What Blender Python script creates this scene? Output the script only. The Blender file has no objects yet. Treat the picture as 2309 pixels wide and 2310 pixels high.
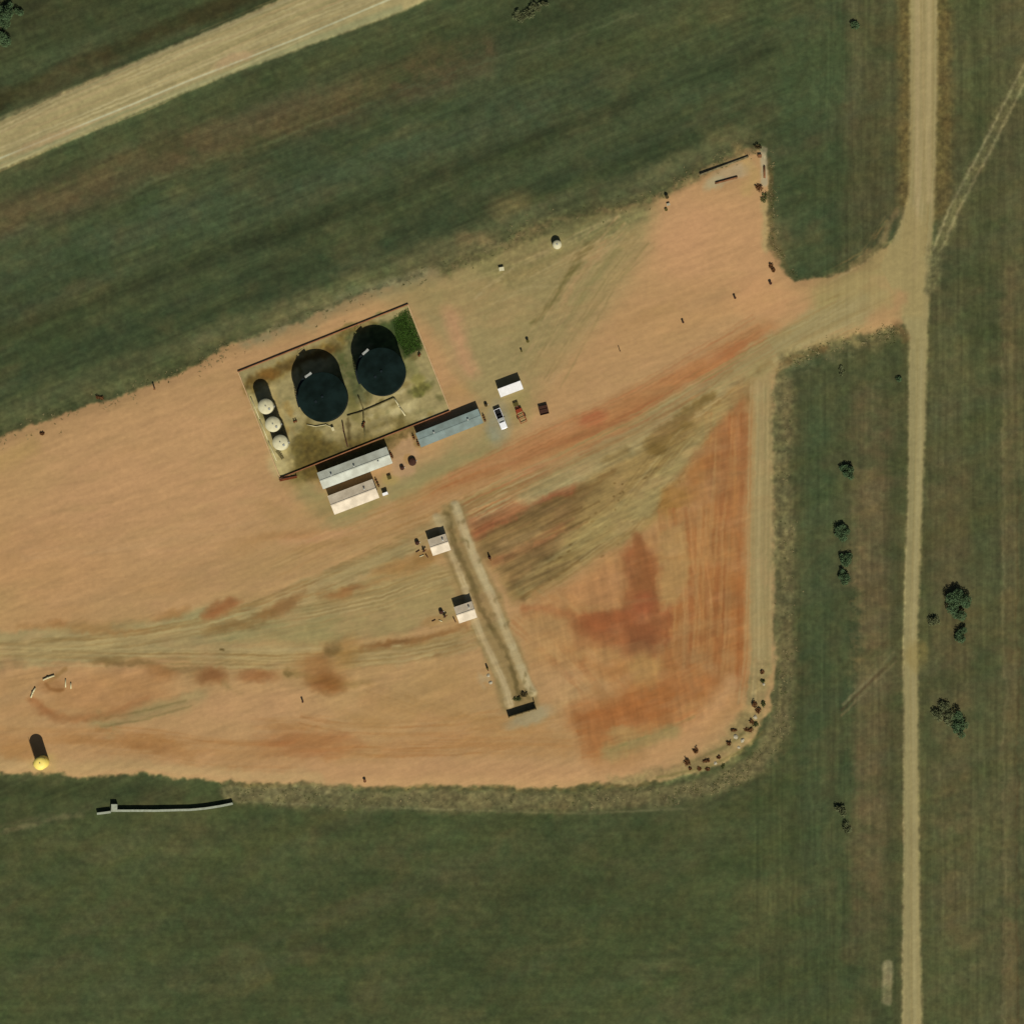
import bpy, math, random
import numpy as np
from mathutils import Vector, Matrix

# ------------------------------------------------------------------ camera, sky, sun, exposure
S = 0.11                      # metres per plan unit (survey plan: x east, y south, origin top left)
PCX, PCY = 1154.5, 1155.0
scene = bpy.context.scene
COL = scene.collection
CAM_H = 1000.0
cam_d = bpy.data.cameras.new("camera")
cam_d.sensor_fit = 'HORIZONTAL'
cam_d.sensor_width = 36.0
cam_d.lens = 36.0 * CAM_H / (2309 * S)
cam_d.clip_start = 10.0
cam_d.clip_end = 12000.0
cam = bpy.data.objects.new("camera", cam_d)
COL.objects.link(cam)
cam.location = (0, 0, CAM_H)
cam.rotation_euler = (0, 0, 0)
scene.camera = cam

SUN_EL, SUN_AZ = math.radians(48.0), math.radians(162.2)      # azimuth clockwise from north
sun_to = Vector((math.sin(SUN_AZ) * math.cos(SUN_EL), math.cos(SUN_AZ) * math.cos(SUN_EL), math.sin(SUN_EL)))
world = bpy.data.worlds.new("World")
scene.world = world
world.use_nodes = True
wn = world.node_tree.nodes
sky = wn.new("ShaderNodeTexSky")
sky.sky_type = 'NISHITA'
sky.sun_disc = False
sky.sun_elevation = SUN_EL
sky.sun_rotation = SUN_AZ
wn["Background"].inputs[1].default_value = 0.05
world.node_tree.links.new(sky.outputs[0], wn["Background"].inputs[0])
sun_d = bpy.data.lights.new("sun", 'SUN')
sun_d.energy = 5.0
sun_d.angle = math.radians(0.5)
sun_d.color = (1.0, 0.96, 0.89)
sun = bpy.data.objects.new("sun", sun_d)
COL.objects.link(sun)
sun.rotation_euler = sun_to.to_track_quat('Z', 'Y').to_euler()
sun.location = (40, -130, 150)
scene.view_settings.view_transform = 'Standard'
scene.view_settings.look = 'None'
scene.view_settings.exposure = 0.13
scene.view_settings.gamma = 1.0

KR, KG, KB = 1.48, 1.49, 1.50        # light reaching a level surface, per channel


def lin(c):
    c = np.asarray(c, dtype=np.float64) / 255.0
    return np.where(c <= 0.04045, c / 12.92, ((c + 0.055) / 1.055) ** 2.4)


def alb(r, g, b):
    l = lin((r, g, b))
    return (min(.85, float(l[0] / KR)), min(.85, float(l[1] / KG)), min(.85, float(l[2] / KB)), 1.0)


# ------------------------------------------------------------------ soil and vegetation survey
VS = S * 1.19575              # metres per view unit
VCX, VCY = 965.5, 966.0
STEP = 0.25
HALF = 148.0
core = np.arange(-HALF, HALF + 1e-6, STEP)
outer = np.array([156, 170, 195, 240, 320, 480, 800, 1500, 3000.0])
xs = np.concatenate([-outer[::-1], core, outer])
ys = xs.copy()                # world y ascending
U = xs / VS + VCX             # view x
V = VCY - ys / VS             # view y (descending)
NX, NY = len(U), len(V)
UU, VV = np.meshgrid(U, V)    # index [iy, ix]
UU = UU.astype(np.float32); VV = VV.astype(np.float32)
rng = np.random.RandomState(7)
TAB = rng.rand(512, 512).astype(np.float32) * 2 - 1


def vnoise(x, y, seed=0):
    x = x + seed * 37.17; y = y + seed * 91.31
    xi = np.floor(x).astype(np.int32); yi = np.floor(y).astype(np.int32)
    fx = (x - xi).astype(np.float32); fy = (y - yi).astype(np.float32)
    fx = fx * fx * (3 - 2 * fx); fy = fy * fy * (3 - 2 * fy)
    a = TAB[yi & 511, xi & 511]; b = TAB[yi & 511, (xi + 1) & 511]
    c = TAB[(yi + 1) & 511, xi & 511]; d = TAB[(yi + 1) & 511, (xi + 1) & 511]
    return (a + (b - a) * fx) * (1 - fy) + (c + (d - c) * fx) * fy


def streak(lu, lv, ang, seed, octv=2, x=None, y=None):
    x = UU if x is None else x; y = VV if y is None else y
    c, s = math.cos(ang), math.sin(ang)
    u = (x * c + y * s) / lu; v = (-x * s + y * c) / lv
    r = 0; a = 1.0; t = 0
    for k in range(octv):
        r = r + a * vnoise(u * 2 ** k, v * 2 ** k, seed + k * 5); t += a; a *= 0.55
    return r / t


W1 = streak(60, 60, 0, 1, 3); W2 = streak(60, 60, 0, 2, 3)
W3 = streak(9, 9, 0, 3, 2); W4 = streak(9, 9, 0, 4, 2)
PXw = UU + 9 * W1 + 4 * W3; PYw = VV + 9 * W2 + 4 * W4          # frayed outlines
PXs = UU + 1.5 * W3; PYs = VV + 1.5 * W4                        # nearly straight outlines
AN = -0.385                                                     # lie of the ground: up to the right
N_fine = streak(7, 7, 0, 11, 2)
N_med = streak(28, 28, 0, 12, 3)
N_big = streak(140, 140, 0, 13, 3)
N_dg = streak(110, 7, AN, 14, 3)
N_dgb = streak(300, 24, AN, 15, 3)
N_hz = streak(110, 6, 0.0, 16, 3)
N_vt = streak(130, 6, math.pi / 2, 17, 3)
N_d2 = streak(80, 6, -0.62, 18, 2)
N_clump = streak(12, 10, 0.3, 19, 3)
N_tuft0 = streak(5.5, 7, 0, 29, 2)

RGB = np.zeros((NY, NX, 3), np.float32)
VEG = np.ones((NY, NX), np.float32)
RID = np.zeros((NY, NX), np.int16)


def sst(e0, e1, x):
    t = np.clip((x - e0) / (e1 - e0 + 1e-9), 0, 1)
    return t * t * (3 - 2 * t)


def bbox(pts, m):
    p = np.array([q[:2] for q in pts], float)
    x0, x1 = p[:, 0].min() - m, p[:, 0].max() + m
    y0, y1 = p[:, 1].min() - m, p[:, 1].max() + m
    ix = np.where((U >= x0) & (U <= x1))[0]; iy = np.where((V >= y0) & (V <= y1))[0]
    if len(ix) == 0 or len(iy) == 0:
        return None
    return slice(iy[0], iy[-1] + 1), slice(ix[0], ix[-1] + 1)


def poly_mask(pts, soft, warp):
    sl = bbox(pts, soft + 25)
    if sl is None: return None, None
    X, Y = (UU, VV) if warp == 0 else ((PXs, PYs) if warp == 1 else (PXw, PYw))
    X = X[sl]; Y = Y[sl]
    ins = np.zeros(X.shape, bool); d2 = np.full(X.shape, 1e12, np.float32)
    n = len(pts)
    for i in range(n):
        ax, ay = pts[i]; bx, by = pts[(i + 1) % n]
        cr = ((ay > Y) != (by > Y))
        if ay != by:
            ins ^= cr & (X < (bx - ax) * (Y - ay) / (by - ay) + ax)
        dx, dy = bx - ax, by - ay
        t = np.clip(((X - ax) * dx + (Y - ay) * dy) / (dx * dx + dy * dy + 1e-9), 0, 1)
        d2 = np.minimum(d2, (X - ax - t * dx) ** 2 + (Y - ay - t * dy) ** 2)
    d = np.sqrt(d2); d = np.where(ins, d, -d)
    return sl, sst(-soft, soft, d)


def line_mask(pts, w, soft, warp):
    pts = [(p[0], p[1], p[2] if len(p) > 2 else w) for p in pts]
    mw = max(p[2] for p in pts)
    sl = bbox(pts, mw + soft + 25)
    if sl is None: return None, None
    X, Y = (UU, VV) if warp == 0 else ((PXs, PYs) if warp == 1 else (PXw, PYw))
    X = X[sl]; Y = Y[sl]
    best = np.full(X.shape, -1e9, np.float32)
    for (ax, ay, wa), (bx, by, wb) in zip(pts[:-1], pts[1:]):
        dx, dy = bx - ax, by - ay
        t = np.clip(((X - ax) * dx + (Y - ay) * dy) / (dx * dx + dy * dy + 1e-9), 0, 1)
        d = np.sqrt((X - ax - t * dx) ** 2 + (Y - ay - t * dy) ** 2)
        best = np.maximum(best, (wa + (wb - wa) * t) / 2 - d)
    return sl, sst(-soft, soft, best)


def put(sl, m, col, a=1.0, veg=None, rid=None, br=None, amt=1.0):
    if sl is None: return
    if br is not None:
        m = m * (1 - amt + amt * sst(-0.25, 0.3, br[sl]))
    k = (m * a)[..., None]
    RGB[sl] = RGB[sl] * (1 - k) + np.array(col, np.float32) * k
    if veg is not None:
        VEG[sl] = VEG[sl] * (1 - m * a) + veg * m * a
    if rid is not None:
        r = RID[sl]; r[m > 0.5] = rid; RID[sl] = r


def poly(pts, col, soft=6, a=1.0, warp=2, **k):
    sl, m = poly_mask(pts, soft, warp); put(sl, m, col, a, **k)


def line(pts, w, col, soft=4, a=1.0, warp=2, **k):
    sl, m = line_mask(pts, w, soft, warp); put(sl, m, col, a, **k)


def spot(x, y, rx, ry, col, a=1.0, ang=0.0, warp=2, soft=.45, **k):
    m_ = max(rx, ry) * 1.6 + 10
    sl = bbox([(x, y)], m_)
    if sl is None: return
    X, Y = (UU, VV) if warp == 0 else ((PXs, PYs) if warp == 1 else (PXw, PYw))
    dx = X[sl] - x; dy = Y[sl] - y
    c, s = math.cos(ang), math.sin(ang)
    d = np.sqrt(((dx * c + dy * s) / rx) ** 2 + ((-dx * s + dy * c) / ry) ** 2)
    put(sl, sst(1 + soft, 1 - soft, d), col, a, **k)


def tracks(path, spread, n, cols, seed, w=3.2, a=.5, br=None):
    rr = np.random.RandomState(seed)
    P = np.array([p[:2] for p in path], float)
    T = np.gradient(P, axis=0); T /= np.linalg.norm(T, axis=1)[:, None] + 1e-9
    Nv = np.stack([-T[:, 1], T[:, 0]], 1)
    for k in range(n):
        off = (rr.rand() - .5) * spread; dr = rr.randn(len(P)).cumsum() * spread * .05
        i0 = rr.randint(0, max(1, len(P) // 2)) if rr.rand() < .6 else 0; i1 = len(P) - (rr.randint(0, max(1, len(P) // 3)) if rr.rand() < .5 else 0)
        Q = P + Nv * (off + dr)[:, None]; Q = Q[i0:i1]
        if len(Q) < 2: continue
        for e in ((-3.6, 3.6) if rr.rand() < .5 else (0,)):
            line([(q0 + Nv[0, 0] * e, q1 + Nv[0, 1] * e) for q0, q1 in Q], w * (.6 + .8 * rr.rand()), cols[k % len(cols)], 1.9, min(1, 1.55 * a) * (.5 + .5 * rr.rand()), 1, br=br, amt=.6)


# --- grassland
RGB[:] = (67, 77, 45)
north = [(-400, -400), (2400, -400), (2400, 600), (1500, 600), (1450, 260), (900, 480), (400, 660), (-400, 900)]
poly(north, (64, 75, 47), 20)
line([(-400, -150), (0, -60), (500, -250)], 300, (58, 64, 38), 60)
line([(-400, 360), (0, 190), (526, -40), (900, -200)], 34, (54, 52, 28), 12)
line([(-300, 560), (0, 420), (300, 290), (620, 200), (900, 110)], 80, (90, 81, 54), 26, .95)
line([(0, 345), (300, 235), (640, 110), (900, 20)], 40, (74, 82, 50), 16, .7)
line([(60, 420), (400, 330), (800, 230), (1200, 80)], 6, (40, 44, 28), 5, .45)
line([(200, 385), (300, 340), (520, 262), (753, 175), (900, 120), (1200, 30)], 5, (98, 104, 72), 4, .6)
line([(0, 520), (400, 395), (800, 250), (1100, 150)], 110, (64, 78, 53), 50, .8)
line([(-200, 700), (150, 590), (350, 498), (650, 400), (966, 277), (1250, 172), (1480, 80)], 34, (44, 53, 32), 16, .8)
line([(-300, 720), (0, 640), (300, 560), (650, 450), (1000, 340), (1250, 250)], 26, (68, 78, 48), 16, .7)
line([(-300, 800), (0, 700), (300, 610), (650, 490), (1000, 380), (1380, 220)], 70, (52, 65, 41), 24, .85)
line([(-300, 880), (0, 780), (120, 735), (420, 625), (600, 570), (900, 450), (1200, 345), (1400, 240)], 30, (72, 76, 48), 14, .7)
line([(760, 130), (1000, 40), (1200, -60)], 70, (42, 52, 32), 26, .55, br=N_clump)
line([(1000, 130), (1250, 60), (1450, -20)], 60, (80, 84, 48), 30, .5)
spot(1300, 170, 120, 60, (60, 76, 48), .5, -.4)
# --- east side
poly([(1455, 270), (1500, -400), (1600, -400), (1600, 510), (1500, 540), (1452, 460)], (66, 80, 50), 18, .9)
poly([(1600, -400), (1712, -400), (1712, 360), (1650, 470), (1590, 480), (1600, 200)], (86, 84, 54), 18, .85)
spot(1560, 440, 60, 60, (60, 74, 45), .6)
line([(1610, -100), (1612, 120), (1600, 260)], 22, (98, 94, 66), 14, .5)
poly([(1770, -400), (2500, -400), (2500, 2500), (1750, 2500), (1750, 600), (1775, 420)], (84, 84, 54), 14)
line([(1835, -300), (1850, 500), (1845, 1100)], 60, (70, 79, 47), 30, .6)
line([(1800, 900), (1805, 1700), (1800, 2200)], 60, (94, 86, 56), 26, .7)
line([(1860, 700), (1862, 2100)], 34, (82, 86, 54), 20, .6)
line([(1905, 500), (1908, 2300)], 24, (104, 94, 62), 10, .75)
line([(1893, 600), (1896, 2300)], 4, (118, 110, 76), 3, .6)
line([(1920, 900), (1921, 2300)], 4, (84, 72, 44), 3, .6)
poly([(1462, 640), (1700, 620), (1702, 2300), (1500, 2300), (1515, 1400), (1500, 800)], (74, 80, 50), 12)
line([(1545, 800), (1545, 1300), (1530, 1500), (1545, 2200)], 50, (66, 80, 50), 18, .9)
line([(1645, 760), (1640, 1300), (1640, 1700), (1630, 2200)], 74, (101, 90, 61), 22, .92)
line([(1602, 1120), (1592, 1560), (1600, 1900)], 30, (60, 75, 46), 12, .75)
line([(1620, 1040), (1625, 1300)], 40, (112, 100, 66), 18, .7, br=N_clump)
line([(1560, 1900), (1640, 1905), (1700, 1900)], 300, (68, 78, 46), 60, .7)
line([(1605, 1560), (1630, 1700), (1605, 1800)], 30, (88, 82, 54), 14, .6)
line([(1590, 1330), (1640, 1280), (1685, 1232)], 5, (122, 112, 78), 2.5, .85, 1)
line([(1588, 1350), (1645, 1294), (1690, 1248)], 5, (118, 108, 74), 2.5, .8, 1)
line([(1588, 1340), (1642, 1287), (1688, 1240)], 4, (78, 62, 40), 2.5, .7, 1)
# --- south
line([(-300, 1500), (0, 1490), (200, 1488), (330, 1492)], 40, (56, 66, 38), 10, .9)
poly([(-400, 1515), (450, 1515), (1400, 1540), (1500, 1600), (1500, 2400), (-400, 2400)], (68, 78, 46), 20, .8)
spot(400, 1600, 260, 60, (78, 86, 52), .55)
spot(850, 1750, 500, 80, (60, 70, 41), .5)
line([(-100, 1830), (600, 1840), (1300, 1850)], 90, (60, 72, 43), 60, .45)
spot(150, 1860, 140, 70, (76, 84, 52), .5)
line([(-200, 1590), (0, 1572), (70, 1556), (150, 1537)], 10, (110, 106, 72), 4, .8, br=N_med, amt=.5)
line([(-200, 1578), (0, 1558), (100, 1540)], 6, (100, 98, 66), 4, .6)
line([(1674, 1822), (1673, 1888)], 19, (150, 141, 103), 4, 1, 1)
line([(1650, 1900), (1680, 1960)], 26, (48, 60, 36), 14, .6)

# --- wide dirt road across the north-west
RD = [(-260, 440), (0, 320), (429, 140), (753, 23), (1100, -130), (1000, -170), (526, 0), (234, 125), (0, 226), (-260, 335)]
poly(RD, (168, 150, 102), 4, 1, 1, veg=0.05, rid=3)
line([(-260, 425), (0, 312), (429, 133), (753, 15)], 14, (143, 138, 96), 5, .9, 1)
line([(-260, 405), (0, 298), (250, 196), (350, 154), (560, 72), (730, 0), (900, -70)], 3, (192, 186, 146), 1.6, .9, 0)
line([(-260, 396), (0, 290), (250, 188), (350, 147), (560, 64), (730, -8)], 4, (140, 130, 88), 2, .7, 0)
for off, cc in ((-18, (176, 156, 110)), (-34, (160, 140, 96)), (-50, (178, 152, 108)), (-64, (164, 146, 98)), (-76, (172, 156, 112))):
    line([(-260, 405 + off), (0, 298 + off), (350, 154 + off), (730, off)], 6, cc, 4, .7, 1)
tracks([(-200, 366), (0, 275), (120, 222), (250, 168), (400, 104), (540, 44), (700, -24), (800, -66)], 84, 40, [(146, 132, 88), (184, 166, 120), (156, 138, 92), (176, 148, 104)], 122, w=3, a=.5, br=N_dg)
line([(-260, 405), (0, 298), (250, 196), (350, 154), (560, 72), (730, 0), (900, -70)], 3, (190, 184, 146), 1.6, .9, 0)
spot(440, 110, 40, 9, (182, 148, 108), .7, AN)
spot(90, 262, 60, 9, (180, 148, 106), .6, AN)

# --- the well pad
PAD = [(-400, 1000), (-120, 868), (0, 826), (136, 772), (212, 754), (333, 706), (424, 656), (585, 598), (720, 542), (860, 498),
       (1000, 430), (1210, 378), (1330, 318), (1420, 272), (1447, 285), (1447, 380), (1451, 470), (1500, 527), (1560, 521), (1640, 490),
       (1690, 450), (1750, 470), (1745, 605), (1700, 615), (1640, 625), (1560, 645), (1490, 670), (1462, 700), (1463, 1000), (1462, 1250), (1455, 1340),
       (1420, 1400), (1350, 1450), (1250, 1476), (1000, 1486), (600, 1484), (440, 1474), (330, 1466), (0, 1460), (-400, 1458)]
line([(-300, 920), (0, 790), (136, 737), (333, 672), (424, 622), (585, 562), (720, 507), (860, 456), (1000, 398), (1210, 340), (1400, 250)], 34, (84, 88, 55), 18, .7, br=N_clump, amt=.3)
line([(380, 650), (424, 632), (585, 572), (720, 517), (860, 466), (1000, 408), (1210, 350), (1400, 258)], 46, (102, 101, 68), 18, .7, br=N_med, amt=.35)
line([(560, 585), (720, 528), (860, 478)], 22, (132, 130, 96), 10, .6, br=N_clump, amt=.5)
line([(-300, 950), (0, 815), (136, 762), (333, 698), (424, 650), (585, 590), (720, 532), (860, 484), (1000, 425), (1210, 365), (1420, 265), (1445, 262)], 34, (96, 98, 62), 13, .9, br=N_clump, amt=.5)
poly(PAD, (183, 140, 93), 5, 1, 2, veg=0.0, rid=1)
poly([(430, 1000), (560, 930), (700, 990), (860, 940), (900, 1200), (1000, 1290), (1090, 1300), (1080, 1400), (700, 1380), (520, 1300), (380, 1310), (300, 1240), (420, 1120)], (175, 137, 88), 60, .75)
poly([(-100, 900), (60, 860), (120, 1000), (60, 1200), (-100, 1200)], (180, 138, 88), 40, .6)
for i in range(70):
    x0 = rng.uniform(-40, 1400); y0 = 1000 - .28 * x0 + rng.uniform(-80, 420) if x0 < 900 else rng.uniform(380, 700)
    c = [(194, 142, 98), (170, 136, 86), (180, 134, 84), (186, 142, 96), (172, 128, 78)][i % 5]
    spot(x0, y0, rng.uniform(25, 70), rng.uniform(8, 22), c, .45, AN * rng.uniform(.2, 1.1), soft=.9)
# pad edges, gone to weeds
line([(470, 640), (600, 590), (720, 545), (860, 505), (950, 462)], 34, (142, 132, 94), 16, .8, br=N_med, amt=.5)
line([(640, 560), (720, 535), (800, 515)], 16, (146, 146, 110), 8, .6)
poly([(760, 540), (860, 508), (1000, 432), (1210, 380), (1250, 395), (1150, 480), (1100, 560), (1040, 640), (980, 720), (900, 740), (850, 620)], (150, 131, 84), 28, .95, veg=.04)
poly([(700, 560), (820, 530), (1000, 470), (1230, 400), (1290, 400), (1200, 500), (1130, 600), (1060, 680), (1010, 760), (900, 760), (860, 640), (780, 590)], (154, 134, 87), 34, .75, veg=.03)
poly([(880, 500), (1000, 440), (1180, 392), (1190, 420), (1090, 470), (960, 545)], (128, 119, 74), 18, .8, veg=.2, br=N_med, amt=.4)
line([(840, 510), (960, 455), (1120, 400), (1220, 375), (1330, 318), (1420, 272)], 24, (98, 96, 58), 9, .85, veg=.6, br=N_clump, amt=.5)
line([(1050, 440), (1150, 425), (1210, 400)], 30, (122, 118, 74), 12, .6, veg=.2)
line([(905, 555), (980, 520), (1060, 500)], 22, (160, 134, 88), 9, .7, br=N_d2, amt=.6)
line([(895, 560), (945, 520), (965, 505)], 5, (172, 152, 108), 3, .6)
line([(930, 570), (1000, 545), (1080, 540)], 5, (168, 148, 100), 3, .5)
line([(1108, 460, 18), (1085, 500, 16), (1060, 545, 11), (1030, 590, 8), (1008, 615, 5)], 10, (104, 92, 48), 5, .85, br=N_med, amt=.3)
line([(1140, 450), (1100, 510), (1060, 570)], 9, (176, 136, 92), 6, .6)
line([(1180, 430), (1130, 520), (1060, 610)], 12, (136, 124, 78), 9, .6)
# ground round the tank battery and buildings
poly([(860, 600), (960, 640), (990, 740), (960, 840), (900, 880), (760, 930), (640, 990), (610, 960), (820, 860), (905, 760), (800, 590)], (158, 137, 90), 22, .85)
line([(850, 590), (870, 660), (890, 700)], 28, (196, 142, 102), 16, .75)
line([(750, 940), (850, 880), (900, 850), (930, 830)], 44, (148, 134, 86), 16, .8)
line([(560, 900), (580, 940), (640, 980), (700, 960)], 40, (138, 128, 78), 18, .6)
spot(550, 890, 26, 40, (150, 120, 72), .6, .4)
spot(940, 800, 24, 40, (142, 140, 118), .7)
spot(985, 770, 26, 30, (148, 134, 80), .5)
# pad body
spot(230, 880, 260, 90, (189, 143, 97), .6, AN)
spot(330, 960, 240, 80, (193, 144, 98), .5)
spot(70, 1060, 140, 70, (190, 140, 92), .6)
line([(-300, 900), (0, 868), (60, 838)], 30, (168, 134, 80), 14, .6)
spot(1360, 470, 110, 100, (194, 144, 98), .8)
spot(1290, 430, 60, 60, (196, 144, 100), .6)
spot(1260, 600, 130, 60, (182, 138, 90), .5, AN)
spot(1440, 560, 60, 40, (200, 146, 98), .7)
line([(1250, 620), (1350, 590), (1450, 560)], 30, (190, 142, 92), 14, .5)
line([(420, 1010), (600, 960), (700, 990)], 60, (172, 132, 84), 28, .5, br=N_dg)
line([(540, 1020), (640, 1005), (740, 960)], 22, (196, 142, 98), 14, .6)
# red-brown belt north of the main track
line([(760, 960, 20), (900, 895, 40), (1060, 830, 60), (1200, 765, 50), (1330, 690, 40), (1450, 620, 20)], 50, (172, 116, 68), 22, .9)
line([(820, 930), (980, 860), (1150, 795), (1280, 735)], 12, (152, 92, 52), 7, .6, br=N_dg, amt=.7)
line([(840, 905), (960, 865), (1100, 790)], 10, (188, 130, 84), 7, .6)
spot(1115, 785, 26, 16, (172, 92, 56), .7, AN)
spot(1375, 662, 40, 11, (172, 104, 60), .6, AN)
spot(1010, 890, 30, 10, (184, 112, 74), .7, AN)
spot(1300, 700, 60, 14, (182, 118, 66), .5, AN)
# rutted apron
poly([(868, 965), (1000, 925), (1180, 835), (1300, 770), (1360, 700), (1440, 680), (1330, 820), (1250, 960), (1130, 1050), (1000, 1130), (965, 1140)], (150, 122, 72), 14, .95)
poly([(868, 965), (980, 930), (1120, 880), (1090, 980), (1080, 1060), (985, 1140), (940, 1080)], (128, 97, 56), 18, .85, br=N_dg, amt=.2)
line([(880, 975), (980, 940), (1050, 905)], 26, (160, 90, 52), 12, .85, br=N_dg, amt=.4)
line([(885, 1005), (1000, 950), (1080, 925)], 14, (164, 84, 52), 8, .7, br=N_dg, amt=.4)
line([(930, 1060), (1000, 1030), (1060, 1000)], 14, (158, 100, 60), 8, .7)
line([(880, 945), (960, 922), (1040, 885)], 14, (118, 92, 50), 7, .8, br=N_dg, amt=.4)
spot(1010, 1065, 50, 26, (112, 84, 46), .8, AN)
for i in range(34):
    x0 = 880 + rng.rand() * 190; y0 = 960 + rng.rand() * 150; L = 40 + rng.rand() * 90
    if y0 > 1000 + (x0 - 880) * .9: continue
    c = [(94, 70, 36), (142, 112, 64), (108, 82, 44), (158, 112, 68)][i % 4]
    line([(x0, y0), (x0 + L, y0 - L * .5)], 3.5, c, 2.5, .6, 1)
# tan vehicle tracks


TAN = (161, 141, 94)
line([(-400, 1228, 62), (0, 1226, 64), (200, 1212, 70), (380, 1190, 80), (480, 1160, 46), (600, 1105, 36), (760, 1035, 34), (850, 985, 28)], 40, TAN, 8, .95, br=N_hz, amt=.12)
line([(850, 985, 20), (960, 920, 20), (1060, 880, 26)], 20, (150, 120, 74), 8, .5)
line([(1000, 935, 34), (1120, 870, 50), (1250, 790, 50), (1400, 700, 62), (1560, 612, 80), (1700, 545, 110)], 50, TAN, 10, .95)
line([(1445, 690, 20), (1340, 800, 32), (1260, 880, 50), (1225, 950, 70), (1100, 1030, 60), (985, 1110, 30)], 50, (160, 136, 82), 9, .9)
line([(1440, 720), (1340, 830), (1265, 930)], 14, (170, 146, 94), 6, .7)
line([(380, 1236, 40), (600, 1240, 44), (760, 1232, 42), (850, 1214, 38), (925, 1188, 34)], 40, (168, 142, 94), 7, .9)
poly([(400, 1170), (600, 1120), (800, 1050), (850, 1080), (880, 1160), (760, 1195), (600, 1215), (420, 1215)], (158, 137, 88), 10, .8)
spot(420, 1178, 90, 34, (154, 142, 94), .6)
spot(570, 1180, 90, 30, (150, 138, 88), .5)
line([(1560, 560), (1640, 520), (1715, 480)], 60, (160, 140, 88), 18, .9)
line([(1500, 580), (1600, 545), (1700, 510)], 10, (138, 114, 66), 6, .5, br=N_dg)
line([(1520, 645), (1600, 625), (1690, 600)], 24, (176, 132, 86), 12, .7)
line([(1450, 640), (1560, 590), (1650, 560)], 5, (178, 158, 108), 3, .6)
line([(1440, 610), (1520, 575), (1600, 535)], 6, (132, 108, 62), 3, .5, 1, br=N_dg)
# churned ground: darker patches, specks and rut lines
MUD = (128, 100, 50)
poly([(1212, 832), (1240, 812), (1268, 790), (1300, 772), (1335, 745), (1345, 757), (1318, 780), (1280, 822), (1240, 858), (1222, 848)], MUD, 6, .95, br=N_clump, amt=.25)
spot(1160, 858, 26, 14, (138, 112, 62), .7, AN)
spot(1345, 760, 14, 8, (120, 94, 48), .7)
for i in range(20):
    t = rng.rand(); x0 = 1200 + 45 * rng.randn() * .6; y0 = 940 + 13 * rng.randn()
    spot(x0, y0, 2.2, 2.0, (100, 76, 38), .7, 0, 0)
for i in range(34):
    t = rng.rand(); x0 = 1010 + 300 * t; y0 = 1110 - 260 * t + 26 * rng.randn()
    spot(x0, y0, 2.4 + 3 * rng.rand(), 2.2, (112, 86, 44), .6, AN, 0)
line([(1400, 745), (1380, 770), (1330, 830), (1290, 880), (1240, 960), (1180, 1005), (1120, 1040), (1040, 1090), (985, 1128)], 9, (106, 78, 40), 5, .75, 1, br=N_d2, amt=.35)
line([(1010, 1075), (1100, 1035), (1180, 985)], 4, (112, 86, 46), 3, .6, 1)
line([(990, 1098), (1090, 1055), (1150, 1020)], 4, (108, 80, 44), 3, .6, 1)
line([(985, 920), (1060, 885), (1180, 830), (1290, 768)], 5, (120, 94, 52), 4, .5, 1, br=N_dg, amt=.4)
line([(1030, 955), (1120, 915), (1160, 890)], 9, (116, 84, 44), 5, .7, br=N_dg, amt=.4)
# wheel ruts and stains on the western pad
RUT = (148, 104, 58)
D2 = [(150, 118, 70), (176, 152, 102), (158, 124, 76), (182, 158, 108), (140, 112, 66)]
tracks([(-60, 1226), (60, 1226), (160, 1218), (260, 1208), (380, 1186), (480, 1156), (600, 1106), (700, 1060), (780, 1024), (850, 984)], 34, 22, D2, 101, a=.45, br=N_hz)
tracks([(-60, 1236), (100, 1238), (260, 1240), (380, 1240), (520, 1244), (640, 1240), (760, 1230), (860, 1208), (920, 1186)], 34, 20, D2, 102, a=.45, br=N_hz)
tracks([(380, 1195), (480, 1180), (600, 1160), (720, 1130), (800, 1100), (860, 1080)], 60, 20, D2, 103, a=.4, br=N_dg)
tracks([(520, 1080), (600, 1040), (700, 1000), (800, 960)], 60, 12, [(164, 122, 74), (180, 144, 96), (150, 118, 72)], 104, a=.4, br=N_dg)
tracks([(640, 1000), (720, 980), (800, 950), (880, 910), (960, 880)], 60, 12, [(158, 116, 68), (176, 140, 92)], 114, a=.4, br=N_dg)
line([(140, 1184), (230, 1178), (320, 1158), (350, 1148)], 15, RUT, 9, .5, br=N_med, amt=.5)
line([(40, 1180), (130, 1186), (280, 1192)], 10, (156, 114, 66), 8, .5)
line([(385, 1168, 16), (430, 1142, 18), (452, 1130, 5)], 10, (152, 98, 56), 9, .7)
line([(485, 1166, 10), (520, 1154, 26), (552, 1138, 20), (575, 1120, 6)], 12, (140, 100, 56), 9, .75, br=N_clump, amt=.25)
line([(600, 1128, 10), (640, 1122, 18), (690, 1106, 12), (720, 1098, 8), (810, 1060, 12)], 9, (150, 106, 60), 8, .6, br=N_med, amt=.4)
spot(735, 1070, 40, 12, (160, 116, 64), .6, AN)
line([(390, 1198), (440, 1180), (490, 1178)], 20, (138, 106, 60), 9, .55, br=N_clump, amt=.5)
line([(180, 1246), (215, 1244), (250, 1252), (300, 1262), (380, 1264)], 14, (134, 104, 60), 9, .6, br=N_med, amt=.35)
spot(400, 1277, 24, 14, (146, 98, 56), .7, soft=.7); spot(490, 1276, 30, 13, (148, 100, 56), .65, soft=.7); spot(305, 1274, 30, 13, (152, 104, 60), .6, soft=.8)
line([(420, 1290), (455, 1308)], 9, (146, 118, 72), 6, .5)
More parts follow.
